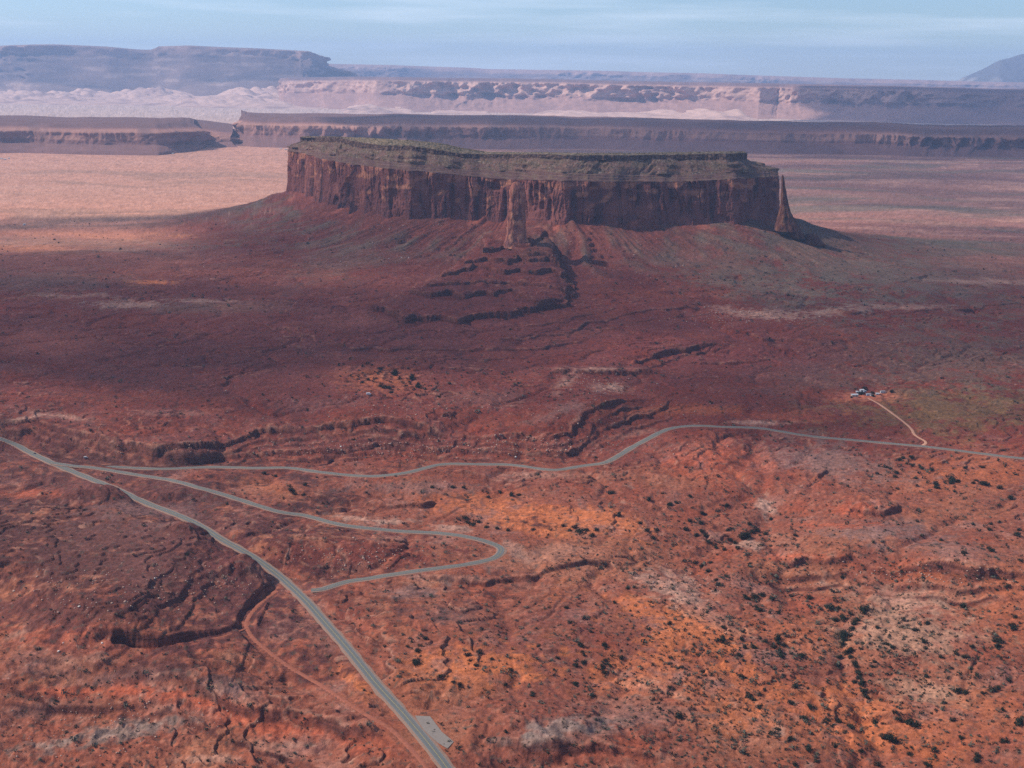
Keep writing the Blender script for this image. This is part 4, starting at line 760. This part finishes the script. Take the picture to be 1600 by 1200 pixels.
def trunk_mesh():
    v = []; f = []; n = 6
    for k, (z, r_, dx) in enumerate([(-0.25, .10, 0), (.15, .075, .02), (.4, .05, .06), (.62, .02, .02)]):
        for i in range(n): a = i / n * 6.283; v.append((dx + r_ * math.cos(a), r_ * math.sin(a), z))
    for k in range(3):
        for i in range(n): f.append((k * n + i, k * n + (i + 1) % n, (k + 1) * n + (i + 1) % n, (k + 1) * n + i))
    for da in (0.5, 2.6, 4.4):
        i = len(v); c_, s_ = math.cos(da), math.sin(da); v += [(-.03, .03, .1), (.03, -.03, .1), (c_ * .4, s_ * .4, .5)]; f.append((i, i + 1, i + 2))
    return v, f
TR = tmesh("trunk", *trunk_mesh(), M_bark)
# shrubs read from the photo: (column, row, width in photo px, kind)
SH = {}
def reg(key, s):
    SH[key] = [tuple(float(q_) for q_ in p.split(',')) for p in s.split()]
reg("dark juniper in the line of junipers along the dry wash", "1320,968,13 1306,970,10 1334,975,12 1338,970,10 1322,992,15 1314,996,14 1332,985,12 1320,1002,10 1326,1019,12 1322,1022,10 1334,1036,12 1340,1050,10 1342,1062,12 1348,1070,14 1350,1080,14 1350,953,14 1348,958,10 1311,1028,9 1310,1042,7 1295,952,12 1310,952,9 1316,1008,9 1330,1028,9 1337,1043,9 1344,1056,9 1352,1090,10 1335,1066,9 1330,960,8")
reg("dark juniper in the thicket at the bend of the wash", "1160,842,13 1168,840,12 1175,832,9 1184,831,9 1172,820,8 1196,835,9 1150,850,9 1109,848,12 1103,838,9 1087,838,9 1098,832,8 1138,830,7 1118,857,8 1131,859,8 1140,845,8 1152,858,8")
reg("round dark juniper on the brown flats around the wash", "1107,893,9 1122,915,10 1118,907,8 1097,885,8 1110,880,8 1086,880,7 1167,936,9 1178,934,12 1192,932,10 1206,938,9 1164,931,7 1186,955,10 1263,935,12 1237,932,8 1214,1000,12 1215,1006,9 1225,1010,9 1222,1027,12 1219,1018,8 1251,1027,11 1183,950,8 1159,1000,9 1128,1001,11 1120,1001,9 1141,1000,7 1179,1013,10 1164,1013,8 1153,1024,7 1161,1033,6 1198,1027,6 1209,1012,7 1187,998,7 1196,1003,7 1193,985,7 1162,988,6 1130,981,8 1143,976,6 1100,990,6 1345,1015,7 1365,1043,6 1361,1042,7 1367,1035,7 1386,1007,9 1395,1012,9 1370,981,7 1341,915,6 1317,903,7 1350,890,5 1300,925,6")
reg("dark juniper on the orange sand slope beside the highway", "665,998,9 652,1018,9 652,1038,14 659,1010,6 637,1011,7 693,1025,6 730,1024,8 736,1032,6 745,1040,10 750,1022,9 769,1031,8 797,1048,11 698,1058,6 688,1058,7 708,1067,7 718,1071,8 789,1071,8 790,1145,8 800,1015,6")
reg("greyish sage bush on the orange sand slope", "621,1033,12 624,1058,10 681,1048,8 640,998,8 757,1008,8 720,1000,9 600,990,7 583,978,9 735,990,8 820,1000,9")
reg("dark juniper on the orange flat inside the road bends", "800,775,9 782,770,9 763,778,7 762,771,6 709,762,8 725,763,8 675,762,7 697,774,5 730,778,5 716,812,6 742,815,6 726,811,9 739,822,10 748,816,8 731,818,8 760,824,8 776,826,7 794,830,7 455,766,8 430,745,7 412,741,8 477,758,7 461,773,8 474,775,7 452,760,6 441,780,6 597,818,6 355,788,6 728,775,5 753,768,5 810,774,7 685,765,5")
reg("dark juniper on the reddish slope below the winding road", "955,771,11 947,762,8 966,807,10 933,829,10 1000,818,8 1047,790,8 1057,786,7 1046,789,9 1100,804,7 1096,803,7 1136,791,9 1123,799,6 1078,777,7 1060,787,6 1013,782,8 1078,815,9 1072,828,8 1095,818,8 1026,829,7 1010,830,8 1036,771,5 1123,745,6 1197,722,6 1213,749,6 1062,745,5 1079,733,6 1163,790,5 1165,794,5 1020,842,9 897,825,8 905,833,12 915,830,9 924,838,9 891,830,7 880,822,7 833,829,8 860,829,6 912,842,6 1205,812,7 1187,854,6 1243,837,8 1142,827,6")
reg("dark juniper scattered on the tawny flat by the winding road", "1405,720,9 1410,716,7 1425,715,8 1401,740,8 1398,746,7 1371,741,7 1375,729,6 1384,731,8 1405,729,6 1425,728,7 1439,731,7 1440,733,6 1455,735,7 1462,758,10 1464,763,9 1480,745,6 1489,752,12 1487,756,9 1496,752,7 1507,732,8 1535,731,7 1521,756,7 1539,757,12 1535,758,9 1562,763,9 1578,779,9 1560,720,6 1570,727,6 1567,704,5 1585,742,6 1402,765,6 1433,760,5 1354,737,5 1344,712,5 1336,712,5 1525,752,7 1450,755,6 1444,748,6 1436,740,6 1417,725,6 1390,733,6")
reg("dark juniper standing on the bench above the ledge", "1506,865,10 1548,862,9 1546,858,7 1590,838,11 1593,829,7 1547,829,8 1529,830,6 1548,820,7 1520,820,6 1590,812,6 1470,845,7 1495,811,6 1440,838,6 1365,848,6 1403,820,6 1432,815,5 1533,853,5 1595,878,8 1388,858,5 1375,862,5 1560,905,5 1480,822,5 1555,840,6")
reg("dark juniper on the pale slickrock slope past the wash", "1505,950,9 1430,985,9 1445,1004,9 1558,1003,15 1560,1012,10 1585,965,9 1585,985,11 1580,978,9 1575,916,8 1571,918,6 1450,975,8 1495,1023,7 1507,1027,9 1520,1012,7 1486,1045,7 1528,1030,6 1577,1065,10 1498,1082,12 1508,1083,9 1550,1080,11 1558,1077,9 1535,1084,7 1471,1028,7 1540,1038,6 1462,1020,6 1412,1018,6 1430,1040,6 1405,1065,6 1390,1085,6 1448,1058,7 1480,1060,6 1525,1055,6 1410,970,6")
reg("dark juniper on the low ground beyond the pullout", "1268,1106,12 1293,1126,9 1310,1128,10 1330,1138,13 1322,1144,9 1366,1130,11 1427,1135,14 1419,1130,11 1405,1125,9 1391,1156,16 1382,1153,12 1398,1160,10 1503,1154,8 1590,1132,16 1570,1160,10 1488,1126,8 1461,1174,9 1303,1166,10 1262,1173,11 1236,1155,9 1241,1195,10 1276,1190,9 1370,1196,11 1450,1196,12 1526,1190,14 1528,1182,9 1258,1123,9 1310,1130,8 1236,1100,9 1241,1075,10 1187,1108,8 1184,1105,8 1195,1079,7 1215,1140,8 1142,1153,6 1163,1178,7 1345,1175,8 1420,1178,8 1475,1100,8 1567,1110,8")
reg("dark juniper on the rocky apron near the orange sand", "945,1010,12 946,1033,9 940,1041,7 908,1010,10 912,1025,7 911,1036,9 910,1020,7 899,1042,9 870,1029,7 841,1010,8 843,1015,5 889,974,7 923,988,7 971,1030,8 988,983,6 1045,975,9 1018,1027,6 1020,1040,6 963,1094,6 897,1068,7 899,1070,7 927,1088,8 945,1052,8 943,1045,7 953,1042,7 833,1083,8 832,1087,8 866,1055,5 1045,1075,7 1065,1044,8 1062,1122,14 1043,1127,6 1098,1050,8 1170,1090,9 1175,1094,10 1160,1060,7 885,950,8 930,945,6 961,943,7 980,920,6 858,950,6")
reg("dark juniper around the orange dune by the white camper", "617,583,10 614,585,8 594,578,7 593,583,6 644,590,9 643,593,8 567,573,6 559,589,6 549,588,5 530,572,6 575,569,6 580,571,5 566,598,7 575,595,8 582,596,6 594,604,7 601,607,9 609,607,7 607,607,8 611,614,7 634,604,7 653,606,10 654,602,9 638,577,5 618,587,7 629,599,6 650,617,5 687,621,7 664,609,6 548,562,5 596,601,6 586,592,6 610,598,6 622,610,5 702,600,5 600,620,5 625,592,6 640,600,6 645,609,6")
allsh = [(p[0], p[1], p[2], key) for key, l_ in SH.items() for p in l_]
print("explicit shrubs", len(allsh))
# keep the 300 that show largest as individuals
allsh.sort(key=lambda a: -a[2]); single = allsh[:298]; rest = allsh[298:]
proto = {}
def place(px, py, wpx, key, i):
    x, y, z = hit(px, py); sz = wpx / FPX * math.sqrt(x * x + y * y + (HC - z) ** 2) * 0.76
    sage = key.startswith("greyish"); e = bpy.data.objects.new("sage_bush" if sage else "juniper", None); C.objects.link(e)
    e.location = (x, y, z - 0.1 * sz); s_ = sz * random.uniform(.92, 1.12); e.scale = (s_, s_ * random.uniform(.85, 1.15), s_ * random.uniform(.85, 1.15)); e.rotation_euler = (0, 0, random.uniform(0, 6.28)); e.empty_display_size = .1
    c = bpy.data.objects.new("crown", (CS if sage else CR)[i % (2 if sage else 4)]); C.objects.link(c); c.parent = e
    t = bpy.data.objects.new("trunk", TR); C.objects.link(t); t.parent = e
    tag(e, key, "shrub" if sage else "juniper", ("sage bushes" if sage else "junipers") + " " + key.split(" ", 2)[2])
for i, (px, py, wpx, key) in enumerate(single): place(px, py, wpx, key, i)
# the small scrub: one object
def dens(u, v):
    d_ = 0.22 + 1.3 * np.exp(-(((u - 1250) / 330) ** 2 + ((v - 1020) / 150) ** 2)) + 0.6 * np.exp(-(((u - 1100) / 160) ** 2 + ((v - 850) / 60) ** 2)) + 0.7 * np.exp(-(((u - 850) / 130) ** 2 + ((v - 610) / 30) ** 2)) + 0.5 * np.exp(-(((u - 620) / 120) ** 2 + ((v - 600) / 30) ** 2)) + 0.5 * np.exp(-(((u - 1450) / 150) ** 2 + ((v - 760) / 60) ** 2)) + 0.5 * np.exp(-(((u - 1200) / 200) ** 2 + ((v - 440) / 50) ** 2))
    d_ *= 1 - 0.8 * np.exp(-(((u - 200) / 260) ** 2 + ((v - 880) / 90) ** 2)); d_ *= 1 - 0.6 * np.exp(-(((u - 250) / 300) ** 2 + ((v - 560) / 70) ** 2))
    return d_
road_pts = np.vstack([q[:, :2] for _, q, _, _, _ in roads])
SV = []; SF = []; nv_ = 0; SV2 = []; SF2 = []; nv2 = 0
low = [np.array(clump_mesh(70 + k, 22, 0.55, 0.75)[0]) for k in range(5)]
def addlow(x, y, z, s_, sage):
    global nv_, nv2
    a = random.uniform(0, 6.28); v = low[random.randrange(5)] * s_; v = np.stack([v[:, 0] * math.cos(a) - v[:, 1] * math.sin(a) + x, v[:, 0] * math.sin(a) + v[:, 1] * math.cos(a) + y, v[:, 2] + z], -1); n = len(v)
    if sage: SV2.append(v); SF2.append(np.arange(nv2, nv2 + n).reshape(-1, 3)); nv2 += n
    else: SV.append(v); SF.append(np.arange(nv_, nv_ + n).reshape(-1, 3)); nv_ += n
for px, py, wpx, key in rest:
    x, y, z = hit(px, py); addlow(x, y, z, wpx / FPX * math.hypot(x, y) * 0.9, False)
rs = np.random.RandomState(5); cnt = 0
U = rs.uniform(-60, 1660, 50000); V = 330 + 880 * rs.rand(50000) ** 0.9; K = rs.rand(50000) * 1.6 < dens(U, V) * (0.5 + 0.8 * (fbm(U / 45, V / 25, 3, 801) > -0.05)); U = U[K]; V = V[K]
for px, py in zip(U, V):
    x, y, z = hit(px, py)
    if y > 4300 or np.min(np.hypot(road_pts[:, 0] - x, road_pts[:, 1] - y)) < 9: continue
    if inside(np.array([x]), np.array([y]), foot_poly)[0]: continue
    sage = rs.rand() < 0.35; s_ = (1.0 + 2.0 * rs.rand() ** 2.4) * (0.65 + 0.4 * y / 1500)
    if rs.rand() < 0.12: s_ *= 1.6
    addlow(x, y, z - 0.1, s_ * (1.25 if sage else 1), sage); cnt += 1
# junipers dotted along the mesa top and its upper slope
for k in range(700):
    i = random.randrange(20, nf - 20); r_ = random.choice(list(range(74, 89)) + [98, 99, 100, 101, 102, 104, 106]); p = co[min(r_, len(VR) - 1), i]; addlow(p[0], p[1], p[2] - .3, random.uniform(1.2, 2.6), False)
o = mesh("scrub", np.vstack(SV), np.vstack(SF), M_jun, smooth_=False); tag(o, "small dark scrub dotted over the desert floor", "scrub", kind='stuff')
o = mesh("sagebrush", np.vstack(SV2), np.vstack(SF2), M_sag, smooth_=False); tag(o, "low grey-green sagebrush spread over the desert floor", "scrub", kind='stuff')
print("scrub", cnt, nv_, nv2)
# ------------------------------------------------------------------ boulders
M_bo = mat("pale_boulder", (0.42, 0.27, 0.21), nscale=0.6, namp=0.25); M_bw = mat("white_boulder", (0.72, 0.62, 0.55), nscale=0.6, namp=0.2)
import bmesh
def rock_v(seed, sub=1):
    bm = bmesh.new(); bmesh.ops.create_icosphere(bm, subdivisions=sub, radius=1); r_ = random.Random(seed)
    ax = [Vector((r_.gauss(0, 1), r_.gauss(0, 1), r_.gauss(0, 1))).normalized() for _ in range(7)]
    for v in bm.verts:
        for a in ax:
            d = v.co.dot(a)
            if d > 0.68: v.co -= a * (d - 0.68)
    v = np.array([list(x.co) for x in bm.verts]) * np.array([1, .8, .65]); f = np.array([[x.index for x in fc.verts] for fc in bm.faces]); bm.free(); return v, f
RK = [rock_v(k) for k in range(5)]
BV = []; BF = []; nb = 0
zones = [((640, 700), 330, 14, 330), ((560, 870), 120, 22, 130), ((830, 690), 90, 14, 70), ((1180, 495), 110, 14, 220), ((500, 390), 120, 28, 140), ((700, 360), 90, 20, 90), ((1000, 410), 140, 40, 120), ((930, 600), 60, 14, 110), ((150, 930), 130, 40, 120), ((330, 910), 80, 30, 90), ((160, 1130), 180, 50, 120), ((200, 475), 110, 12, 90), ((700, 640), 350, 24, 160), ((1430, 900), 150, 16, 90), ((1050, 915), 70, 25, 60)]
for (cx, cy), sx, sy, n in zones:
    for _ in range(n):
        x, y, z = hit(random.gauss(cx, sx * .6), random.gauss(cy, sy * .6)); 
        if y > 4200 or np.min(np.hypot(road_pts[:, 0] - x, road_pts[:, 1] - y)) < 9 or inside(np.array([x]), np.array([y]), foot_poly)[0]: continue
        v, f = RK[random.randrange(5)]; s_ = random.uniform(.5, 1.3) * (0.6 + 0.5 * y / 1500) * (1.7 if random.random() < .06 else 1); BV.append(v * s_ + np.array([x, y, z + s_ * .15])); BF.append(f + nb); nb += len(v)
o = mesh("rocks", np.vstack(BV), np.vstack(BF), M_bo, smooth_=False); tag(o, "loose pale rocks strewn over slopes and ledges", "rocks", kind='stuff')
RKB = [rock_v(30 + k, 2) for k in range(3)]
for i, (px, py, w_, lb) in enumerate([(92, 1018, 5, "larger white boulder on the orange badlands below the bluff"), (160, 1005, 4.5, "white boulder nearest the dark ledge of the bluff"), (99, 1005, 3, "smallest white boulder uphill of the larger one"),
        (628, 402.5, 3.2, "white block on the talus foot, second from the spire"), (639, 402.5, 2.4, "white block on the talus foot, nearest the spire"), (608, 404, 2, "small white block on the talus foot, farthest from the spire"), (883, 283, 4, "pale fallen block on the rim of the mesa wall"), (890, 283.5, 3.4, "pale fallen block next to another on the mesa rim"),
        (242, 904, 4, "pale boulder halfway down the shaded slope of the bluff"), (124, 948, 5, "pale slab above the dark ledge of the bluff"), (533, 698, 4, "pale block under the scarp near the first bend"), (806, 714, 4, "pale block under the scarp above the road"), (572, 715, 3, "grey block between the scarp and the road")]):
    if py < 300: x, y, z = PD(px, py, 3395); 
    else: x, y, z = hit(px, py)
    s_ = w_ / FPX * math.hypot(x, y) * .5; v, f = RKB[i % 3]; o = mesh("boulder", v * s_, f, M_bw, smooth_=False, loc=(x, y, z + s_ * .25)); tag(o, lb, "boulder", "pale boulders")

# ------------------------------------------------------------------ small buildings and vehicles
def boxes(lst):
    v = []; f = []
    for x0, y0, z0, x1, y1, z1 in lst:
        i = len(v); v += [(x0, y0, z0), (x1, y0, z0), (x1, y1, z0), (x0, y1, z0), (x0, y0, z1), (x1, y0, z1), (x1, y1, z1), (x0, y1, z1)]
        f += [(i, i + 3, i + 2, i + 1), (i + 4, i + 5, i + 6, i + 7), (i, i + 1, i + 5, i + 4), (i + 1, i + 2, i + 6, i + 5), (i + 2, i + 3, i + 7, i + 6), (i + 3, i, i + 4, i + 7)]
    return v, f
M_wall = {k: mat("wall_" + k, c_, nscale=1, namp=0.12) for k, c_ in dict(white=(0.5, 0.5, 0.49), grey=(0.35, 0.37, 0.4), tan=(0.45, 0.33, 0.26), blue=(0.28, 0.34, 0.45)).items()}
M_roofs = {k: mat("roof_" + k, c_, nscale=1, namp=0.12, rough=.7) for k, c_ in dict(white=(0.52, 0.52, 0.53), grey=(0.3, 0.31, 0.33), brown=(0.14, 0.09, 0.08)).items()}
M_gl = mat("window_glass", (0.03, 0.035, 0.045), rough=0.15, spec=.5, namp=0.02); M_door = mat("door_paint", (0.2, 0.1, 0.07)); M_ty = mat("tyre_rubber", (0.02, 0.02, 0.02)); M_dk = mat("dark_car_paint", (0.03, 0.035, 0.045), rough=.35, spec=.5, namp=.03); M_wp = mat("white_car_paint", (0.8, 0.8, 0.8), rough=.35, spec=.5, namp=.03)
def house(px, py, Lx, Ly, Hh, wall, roof, rz, label, gable=True, name="house", cat="house", grp="buildings of the small settlement"):
    x, y, z = hit(px, py); e = bpy.data.objects.new(name, None); C.objects.link(e); e.location = (x, y, z); e.rotation_euler = (0, 0, rz)
    Lx *= .8; Ly *= .8; a, b = Lx / 2, Ly / 2; v, f = boxes([(-a, -b, -1.0, a, b, Hh)]); mesh("wall", v, f, M_wall[wall], e, smooth_=False)
    if gable:
        rh = Ly * .22; o_ = .4; v = [(-a - o_, -b - o_, Hh + .01), (a + o_, -b - o_, Hh + .01), (a + o_, 0, Hh + rh), (-a - o_, 0, Hh + rh), (a + o_, b + o_, Hh + .01), (-a - o_, b + o_, Hh + .01), (-a - o_, 0, Hh + .01), (a + o_, 0, Hh + .01)]
        f = [(0, 1, 2, 3), (3, 2, 4, 5), (0, 3, 5), (1, 4, 2), (0, 5, 4, 1)]
    else: v, f = boxes([(-a - .25, -b - .25, Hh + .01, a + .25, b + .25, Hh + .35)])
    mesh("roof", v, f, M_roofs[roof], e, smooth_=False)
    nwin = max(1, int(Lx / 4))
    for k in range(nwin):
        cx = -a + (k + .5) * Lx / nwin
        if k == nwin // 2 and nwin > 1: v, f = boxes([(cx - .5, -b - .06, 0, cx + .5, -b - .005, 2.1)]); mesh("door", v, f, M_door, e, smooth_=False)
        else: v, f = boxes([(cx - .7, -b - .05, 1.0, cx + .7, -b - .005, 2.1)]); mesh("window", v, f, M_gl, e, smooth_=False)
    tag(e, label, cat, grp); return e
house(1335, 619, 13, 8, 3, 'tan', 'white', 0.15, "largest house of the settlement, with a long pale metal roof"); house(1341, 614.5, 10, 6, 3, 'grey', 'white', -.2, "white-roofed house just behind the largest house")
house(1346.5, 611.5, 8, 6, 3, 'white', 'white', .1, "white house highest on the settlement slope beside the dark tree"); house(1351, 613, 5, 4, 2.4, 'blue', 'grey', .3, "small bluish shed between the two clusters", name="shed", cat="shed")
house(1357, 618, 9, 6, 2.8, 'blue', 'grey', 0, "grey-roofed low house in the middle of the settlement"); house(1362, 618.5, 6, 5, 2.5, 'grey', 'brown', .2, "brown-roofed shed next to the grey-roofed house", name="shed", cat="shed")
house(1371, 617, 7, 5, 2.8, 'white', 'white', -.1, "small white house above the start of the dirt track"); house(1379, 613.5, 10, 4, 2.6, 'white', 'grey', .15, "long trailer home apart from the others, toward the open plain", False, "trailer_home", "trailer home")
for px, py, s_, lb in ((1345, 616.5, 8, "dark tree between the white-roofed houses"), (1351.5, 610, 8, "dark tree behind the highest white house"), (1363, 615.5, 6, "dark tree behind the brown-roofed shed"), (1330, 622, 5, "low dark bush below the largest house"), (1394, 613.5, 7, "lone dark tree on the plain side of the settlement"), (1364, 620, 5, "low dark bush beside the dirt track start")):
    place(px, py, s_, lb, 1); o_ = [q for q in C.objects if q.get('label') == lb][0]; o_['group'] = "trees of the small settlement"; o_['category'] = "tree"; o_.name = "tree"
# camper by the orange dune and far homesteads
def vehicle(px, py, kind, rz, label, m_=None, pos=None):
    x, y, z = pos if pos is not None else hit(px, py)
    dims = dict(car=(4.6, 1.9, .75, 1.45), van=(5.6, 2.1, 1.1, 2.3), camper=(7.5, 2.5, 2.9, 3.1))[kind]
    Lc, Wc, hb, ht = dims; e = bpy.data.objects.new({"car": "car", "van": "van", "camper": "camper_van"}[kind], None); C.objects.link(e); e.location = (x, y, z); e.rotation_euler = (0, 0, rz)
    a, b = Lc / 2, Wc / 2; z0 = .3
    v = []; sec = {'car': [(-a, z0, hb), (-a * .95, z0, hb + .12), (-a * .2, z0, hb + .15), (a * .5, z0, hb + .1), (a, z0, hb - .1)], 'van': [(-a, z0, hb), (0, z0, hb), (a * .8, z0, hb), (a, z0, hb - .2)], 'camper': [(-a, z0, hb), (0, z0, hb), (a * .5, z0, hb), (a * .6, z0, 1.7), (a, z0, 1.1)]}[kind]
    f = []
    for k, (sx, s0, s1) in enumerate(sec):
        v += [(sx, -b, s0), (sx, b, s0), (sx, b * .97, s1), (sx, -b * .97, s1)]
        if k: i = 4 * k; f += [(i - 4 + j, i - 4 + (j + 1) % 4, i + (j + 1) % 4, i + j) for j in range(4)]
    f += [(3, 2, 1, 0), (4 * len(sec) - 4, 4 * len(sec) - 3, 4 * len(sec) - 2, 4 * len(sec) - 1)]
    mesh("body", v, f, m_ or M_wp, e, smooth_=False)
    c0, c1 = (-a * .75, a * .45) if kind == 'car' else (-a * .98, a * .7)
    if kind != 'camper':
        v = [(c0, -b * .9, hb), (c1, -b * .9, hb), (c1, b * .9, hb), (c0, b * .9, hb), (c0 + .35, -b * .75, ht - .08), (c1 - .7, -b * .75, ht - .08), (c1 - .7, b * .75, ht - .08), (c0 + .35, b * .75, ht - .08)]
        f = [(3, 2, 1, 0), (4, 5, 6, 7), (0, 1, 5, 4), (1, 2, 6, 5), (2, 3, 7, 6), (3, 0, 4, 7)]; mesh("window", v, f, M_gl, e, smooth_=False)
        v, f = boxes([(c0 + .3, -b * .77, ht - .07, c1 - .65, b * .77, ht)]); mesh("roof", v, f, m_ or M_wp, e, smooth_=False)
    else:
        v, f = boxes([(-a * .5, -b - .02, 1.6, -a * .1, -b + .02, 2.3), (a * .05, -b - .02, 1.6, a * .35, -b + .02, 2.3)]); mesh("window", v, f, M_gl, e, smooth_=False)
    for wx_ in (-a * .62, a * .64):
        for wy_ in (-b, b):
            v = []; f = []
            for k in range(12): an = k / 12 * 6.283; v += [(wx_ + .34 * math.cos(an), wy_ - .12, .34 + .34 * math.sin(an)), (wx_ + .34 * math.cos(an), wy_ + .12, .34 + .34 * math.sin(an))]
            f = [(2 * k, 2 * k + 1, (2 * k + 3) % 24, (2 * k + 2) % 24) for k in range(12)] + [tuple(range(0, 24, 2))[::-1], tuple(range(1, 24, 2))]; mesh("wheel", v, f, M_ty, e, smooth_=False)
    tag(e, label, "van" if kind != 'car' else "car"); return e
vehicle(576, 616.5, 'camper', .2, "white camper parked by the junipers below the orange dune"); vehicle(557, 617, 'car', .5, "dark car parked beside the white camper", M_dk)
q0 = roads[0][1]; uu, vv_ = proj(q0[:, 0], q0[:, 1], q0[:, 2]); k0 = int(np.argmin(np.hypot(uu - 54, vv_ - 709))); tdir = q0[k0 + 1] - q0[k0 - 1]; tn_ = tdir[:2] / np.hypot(*tdir[:2])
vehicle(0, 0, 'car', math.atan2(tdir[1], tdir[0]), "dark car driving on the highway near the junction", M_dk, (q0[k0, 0] + tn_[1] * 1.9, q0[k0, 1] - tn_[0] * 1.9, q0[k0, 2] + .25))
vehicle(134, 716, 'van', .3, "white van parked off the road near the junction")
for i, (px, py, Lx, lb) in enumerate([(2, 248.5, 22, "white farm building at the very edge of the pink plain"), (8, 249.5, 16, "low white shed next to the farm building on the pink plain"), (14, 248, 14, "small white shed farthest from the plain's edge in its row"), (439, 233, 22, "white building beyond the plain close to the mesa's edge"), (447, 234, 26, "longer white building beyond the plain closest to the mesa"), (354, 227.5, 24, "white building below the cliff gap"), (38, 352, 8, "tiny white house on the brushy plain"), (270, 240.5, 14, "white hut on the pink plain under the cliffs"), (238, 240, 12, "pale hut on the pink plain under the dark cliff")]):
    x, y, z = P(px, py, 0); s_ = house(px, py, Lx, 9, 4, 'white', 'white', 0.1 * i, lb, True, "farm_building", "farm building", "far buildings on the plain")
# ------------------------------------------------------------------ clouds that shade the mesa and the valley (high above the view)
def cloud(tx_, ty_, alt, rx, ry, seed, thin, label):
    """tx_,ty_: place on the ground its shadow falls on"""
    t = alt / sd.z; cx, cy = tx_ + sd.x * t, ty_ + sd.y * t; n, mrow = 72, 26; v = []
    for j in range(mrow + 1):
        ph = -math.pi / 2 + math.pi * j / mrow
        for i in range(n):
            th = 2 * math.pi * i / n; k = 1 + 0.30 * float(fbm(np.array([math.cos(th) * 2 + seed]), np.array([math.sin(th) * 2 + math.sin(ph)]), 4, seed)[0])
            zz = math.sin(ph); zz = zz * (1 if zz > 0 else .25)
            v.append((rx * math.cos(ph) ** .8 * math.cos(th) * k, ry * math.cos(ph) ** .8 * math.sin(th) * k, 260 * zz * (1 + .4 * math.sin(7 * th + seed) * math.cos(ph))))
    f = gridf(mrow + 1, n, True); o = mesh("cloud", np.array(v), f, thin, loc=(cx, cy, alt)); tag(o, label, "cloud", "clouds overhead"); return o
def cloud_mat(name, tr):
    m_ = bpy.data.materials.new(name); m_.use_nodes = True; t = m_.node_tree; t.nodes.clear(); o = t.nodes.new('ShaderNodeOutputMaterial'); mx_ = t.nodes.new('ShaderNodeMixShader'); a = t.nodes.new('ShaderNodeBsdfTransparent'); b = t.nodes.new('ShaderNodeBsdfTranslucent'); d = t.nodes.new('ShaderNodeBsdfDiffuse'); ad = t.nodes.new('ShaderNodeMixShader')
    nn = t.nodes.new('ShaderNodeTexNoise'); nn.inputs['Scale'].default_value = 0.0016; nn.inputs['Detail'].default_value = 7; tcx = t.nodes.new('ShaderNodeTexCoord'); t.links.new(tcx.outputs['Object'], nn.inputs['Vector'])
    mr = t.nodes.new('ShaderNodeMapRange'); mr.inputs['From Min'].default_value = 0.35; mr.inputs['From Max'].default_value = 0.62; mr.inputs['To Min'].default_value = min(1, tr + .3); mr.inputs['To Max'].default_value = max(0, tr - .15); t.links.new(nn.outputs['Fac'], mr.inputs['Value'])
    b.inputs['Color'].default_value = (.9, .9, .9, 1); d.inputs['Color'].default_value = (.9, .9, .9, 1)
    t.links.new(b.outputs[0], ad.inputs[1]); t.links.new(d.outputs[0], ad.inputs[2]); ad.inputs[0].default_value = .5
    t.links.new(mr.outputs['Result'], mx_.inputs[0]); t.links.new(ad.outputs[0], mx_.inputs[1]); t.links.new(a.outputs[0], mx_.inputs[2]); t.links.new(mx_.outputs[0], o.inputs['Surface']); return m_
CS = cloud_mat("very_thin_cloud", .75); CT = cloud_mat("thin_cloud", .72); CM = cloud_mat("middling_cloud", .42); CK = cloud_mat("thick_cloud", .25)
cloud(250, 3150, 2300, 2300, 1350, 3, CT, "broad thin cloud above the mesa")
cloud(3000, 6200, 2500, 2200, 1500, 5, CT, "ragged thin cloud above the plain beyond the mesa")
cloud(3200, 8900, 2700, 4200, 900, 7, CM, "long flat cloud above the banded cliffs")
cloud(7200, 15200, 3000, 3600, 1800, 9, CK, "thick cloud above the far shaded cliffs")
cloud(-5200, 22800, 3200, 4200, 1800, 11, CT, "thick cloud above the highest plateau")
cloud(-1300, 2500, 2400, 1500, 520, 13, CS, "small thin cloud above the near plain")
# ------------------------------------------------------------------ haze
v, f = boxes([(-60000, -3000, -90, 60000, 45000, 1420)])
hm = bpy.data.materials.new("haze_air"); hm.use_nodes = True; t = hm.node_tree; t.nodes.clear(); o = t.nodes.new('ShaderNodeOutputMaterial'); pv = t.nodes.new('ShaderNodeVolumePrincipled')
pv.inputs['Color'].default_value = (0.40, 0.62, 1.0, 1); pv.inputs['Density'].default_value = 3.0e-5; pv.inputs['Anisotropy'].default_value = 0.1
t.links.new(pv.outputs[0], o.inputs['Volume']); h_ = mesh("haze", v, f, hm, smooth_=False); tag(h_, kind='stuff')
